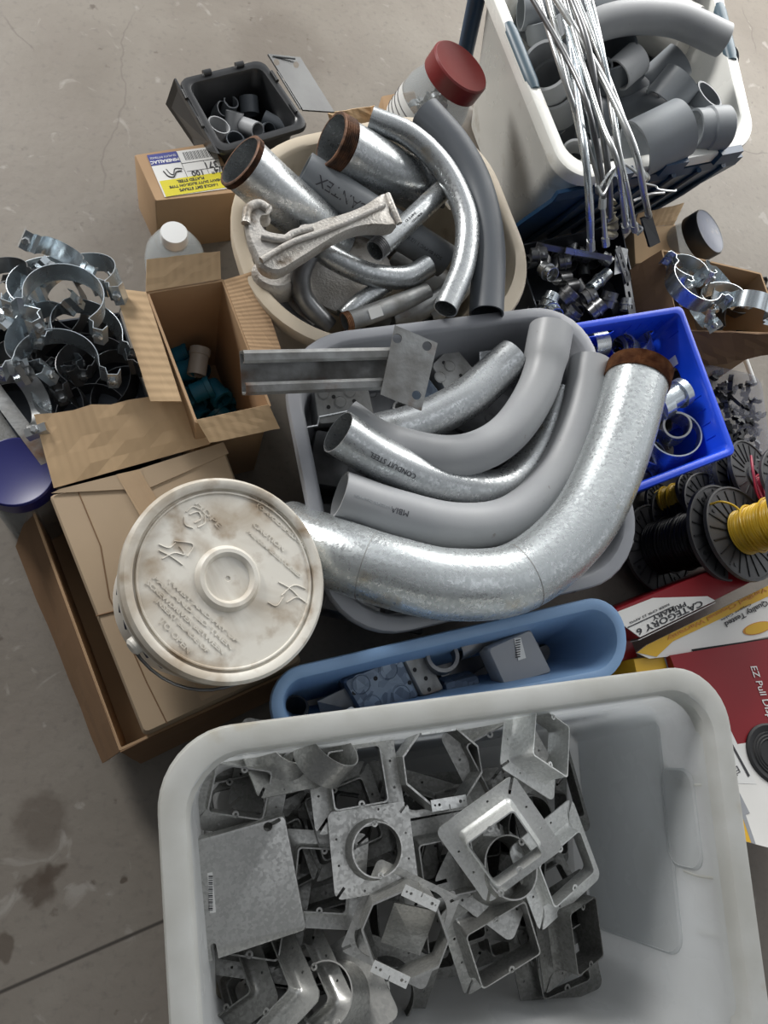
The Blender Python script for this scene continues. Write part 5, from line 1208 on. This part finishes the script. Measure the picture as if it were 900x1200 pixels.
v, fc = tube([P(350,503,.28),P(372,499,.28),P(374,489,.28),P(408,482,.28),P(416,492,.28),P(445,489,.28),P(468,494,.28)], .0022, seg=6); tag(link('bent_strip', v, fc, 'galv', smooth=False), 'thin zigzag steel edge strip below the knockout box', 'steel strip')
ebox([(612,632,.24),(652,618,.24),(662,640,.23),(618,655,.23)], .04, [(630,640)], 8, 'galv_old', 'steel box with one knockout showing between the fattest elbow and the plain grey one', holes=[(642,632),(650,638)])
ebox([(560,650,.22),(606,642,.22),(612,664,.21),(566,672,.21)], .04, [(588,655)], 7, 'steel_dark', 'shaded steel box below the plain grey elbow')
ebox([(452,712,.22),(500,720,.22),(495,745,.21),(448,735,.21)], .04, [(475,728)], 7, 'steel_dark', 'shaded steel box under the fattest elbow at the near rim of the grey tub')
rnd = random.Random(9)
for i, (x, y, z, a) in enumerate([(400,540,.14,10),(450,470,.16,-20),(560,480,.15,30),(620,440,.14,0),(430,620,.13,15),(520,600,.15,-10),(600,600,.14,25),(660,600,.13,-15),(480,680,.14,5),(580,680,.14,20),(650,660,.14,-5),(420,690,.13,12),(620,520,.13,8),(380,460,.14,-8),(700,560,.14,14),(520,520,.14,2),(360,620,.12,4),(590,410,.14,20),(460,420,.14,5),(700,620,.14,-20)]):
    ca, sa = math.cos(math.radians(a)), math.sin(math.radians(a)); q = [(x+u*ca-v*sa, y+u*sa+v*ca, z+.01*rnd.random()) for u, v in ((-36,-32),(36,-32),(36,32),(-36,32))]
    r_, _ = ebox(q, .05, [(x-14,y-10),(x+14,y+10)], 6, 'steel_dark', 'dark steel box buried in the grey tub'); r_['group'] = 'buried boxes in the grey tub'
# pale blue bin
ebox([(402,798,.29),(469,768,.29),(493,817,.28),(423,834,.28)], .05, [(455,785),(423,802),(470,814),(436,826)], 11, 'blue_steel', 'blue-tinted steel box with large round knockouts in the pale blue bin', holes=[(440,795),(415,812),(480,800)])
ebox([(470,767,.288),(493,757,.28),(522,808,.27),(495,817,.278)], .03, [], 8, 'galv_old', 'lighter steel side piece joined right of the blue-tinted knockout box', holes=[(480,770),(486,785),(499,795),(503,808)])
gb, f = ebox([(571,760,.30),(622,737,.30),(648,788,.29),(591,804,.29)], .04, [], 8, 'gray_box', 'dark grey metal box with small white barcode label in the pale blue bin')
poly('barcode_label', f, [(602,748),(610,747),(616,771),(607,774)], .0008, 'paper', gb)
for k in range(8): poly('barcode_line', f, [(603.5,750+2.8*k),(609,749+2.8*k),(609.3,750.2+2.8*k),(603.8,751.4+2.8*k)], .0014, 'print', gb, .0002)
ebox([(520,800,.26),(560,790,.26),(566,812,.25),(528,822,.25)], .03, [], 8, 'blue_steel', 'small blue-grey metal piece between the two boxes in the pale blue bin')
o, _, _ = pipe('pipe_coupling', [(346,828,.27),(344,850,.22)], 15, 'black', 'ribbed black round coupling at the left end of the pale blue bin', 'pipe coupling', wall=.003, collar=[(.02,.3,1.06),(.4,.7,1.06)])
o, _, _ = pipe('lock_ring', [(519,768,.29),(515,772,.27)], 20, 'steel_dark', 'round dark steel locking ring behind the knockout box in the pale blue bin', 'ring', wall=.006)
o, _, _ = pipe('pipe_coupling', [(534,762,.28),(556,752,.27)], 13, 'steel_dark', 'dark steel coupling next to the locking ring in the pale blue bin', 'pipe coupling')
plateat([(545,752,.29),(588,735,.30),(592,742,.29),(552,770,.27)], .002, 'steel_dark', 'steel_bracket', 'thin bent steel bracket behind the dark grey labelled box', 'bracket')
o, _, _ = pipe('screw', [(590,737,.31),(588,741,.295)], 4, 'zinc', 'small bright screw on the bracket behind the labelled box', 'screw', wall=.003)
plateat([(372,822,.27),(418,800,.27),(425,835,.26),(380,850,.25)], .003, 'steel_dark', 'steel_plate', 'shaded steel plate left of the blue-tinted knockout box', 'plate')
plateat([(385,842,.28),(412,828,.28),(422,833,.28),(390,848,.28)], .002, 'galv', 'steel_bracket', 'bright-edged bracket low at the left of the pale blue bin', 'bracket')
for i, (x, y, z, a) in enumerate([(380,850,.15,-20),(440,840,.15,-22),(510,820,.16,-25),(570,800,.16,-18),(640,780,.16,-20),(540,770,.18,-30),(670,770,.14,-10),(360,840,.15,-20),(480,790,.17,-20),(600,760,.17,-20)]):
    ca, sa = math.cos(math.radians(a)), math.sin(math.radians(a)); q = [(x+u*ca-v*sa, y+u*sa+v*ca, z) for u, v in ((-32,-24),(32,-24),(32,24),(-32,24))]
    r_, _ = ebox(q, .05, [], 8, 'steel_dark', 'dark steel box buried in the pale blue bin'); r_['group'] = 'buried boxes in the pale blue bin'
# lid lettering on the pail
fl = plane_map(lc+ax_*(-.0055), ax_)
def lidw(s, a, b, h): words(s, fl, a, b, h, 'lid_white', pail, off=.0007, bold=.00025)
for s, a, b, h in (('HDPE',(258,618),(230,588),8),('CAUTION',(333,645),(297,614),6.5),('FOR BEST RESULTS',(322,600),(285,572),4),('REPLACE LID EACH TIME',(352,622),(310,584),4),('TO AVOID SPILLS KEEP',(362,645),(300,590),5),('PAIL COMPLETELY CLOSED',(352,676),(290,622),5),
                   ('TO OPEN',(222,764),(188,726),8),('INSERT BLADE OF',(244,764),(182,702),6),('SCREWDRIVER BETWEEN',(262,765),(172,682),6),('PAIL AND LID THEN',(272,760),(180,676),6),('TWIST AND PRY UP',(278,752),(196,680),5)):
    lidw(s, b, a, h*.9)
def relief(pts, r=.0009): link('relief_mark', *tube(spline([fl(x, y, .0003) for x, y in pts], 5), r, seg=6), 'lid_white', pail)
for pts in ([(218,600),(226,594),(234,597)],[(240,603),(240,613),(232,618)],[(226,619),(217,615),(216,606)],[(222,603),(232,600),(236,608),(228,613)],
            [(186,645),(200,652),(214,662)],[(190,655),(204,648),(216,650),(210,640)],[(186,638),(198,642),(206,636)],[(204,634),(226,638),(220,652)],
            [(326,682),(340,690),(352,702)],[(330,698),(344,686),(358,690)],[(336,706),(348,700),(358,706)],[(314,706),(324,710),(332,700)]): relief(pts)
# ================================================================= light
def area(loc, target, sx, sy, power, col=(1,1,1)):
    l = bpy.data.lights.new('daylight', 'AREA'); l.shape = 'RECTANGLE'; l.size = sx; l.size_y = sy; l.energy = power; l.color = col
    o = bpy.data.objects.new('daylight', l); COL.objects.link(o); o.location = loc
    o.rotation_euler = (Vector(target)-Vector(loc)).to_track_quat('-Z', 'Y').to_euler(); return o
area((1.75, 2.5, 1.2), (.35,.55,.2), 2.2, 1.5, 60, (1,.985,.95))
area((-2.3, 3.3, 2.0), (.4,.6,.2), .9, .9, 130, (1,.98,.95))
w = bpy.data.worlds.new('world'); S.world = w; w.use_nodes = True; nt = w.node_tree; L = nt.links.new
tc = N(nt, 'ShaderNodeTexCoord'); sp = N(nt, 'ShaderNodeVectorMath', _operation='DOT_PRODUCT'); sp.inputs[1].default_value = (.55,.62,.56); L(tc.outputs['Generated'], sp.inputs[0])
mr = N(nt, 'ShaderNodeMapRange'); mr.inputs[1].default_value = -.1; mr.inputs[2].default_value = 1; mr.inputs[3].default_value = .05; mr.inputs[4].default_value = .75; L(sp.outputs['Value'], mr.inputs[0])
bg = nt.nodes['Background']; bg.inputs[0].default_value = (.93,.96,1,1); wn = N(nt, 'ShaderNodeTexNoise', Scale=2.6, Detail=1.5); L(tc.outputs['Generated'], wn.inputs[0]); wr_ = N(nt, 'ShaderNodeMapRange'); wr_.inputs[1].default_value = .38; wr_.inputs[2].default_value = .62; wr_.inputs[3].default_value = .25; wr_.inputs[4].default_value = 1.75; L(wn.outputs[0], wr_.inputs[0]); wm = N(nt, 'ShaderNodeMath', _operation='MULTIPLY'); L(mr.outputs[0], wm.inputs[0]); L(wr_.outputs[0], wm.inputs[1]); L(wm.outputs[0], bg.inputs[1])  # noise patches added to the surroundings so metals reflect varied light
S.view_settings.view_transform = 'Standard'; S.view_settings.look = 'None'; S.view_settings.gamma = 1; S.view_settings.use_curve_mapping = False
S.view_settings.exposure = 0.12
for o in bpy.data.objects:
    if '_o' in o: del o['_o']
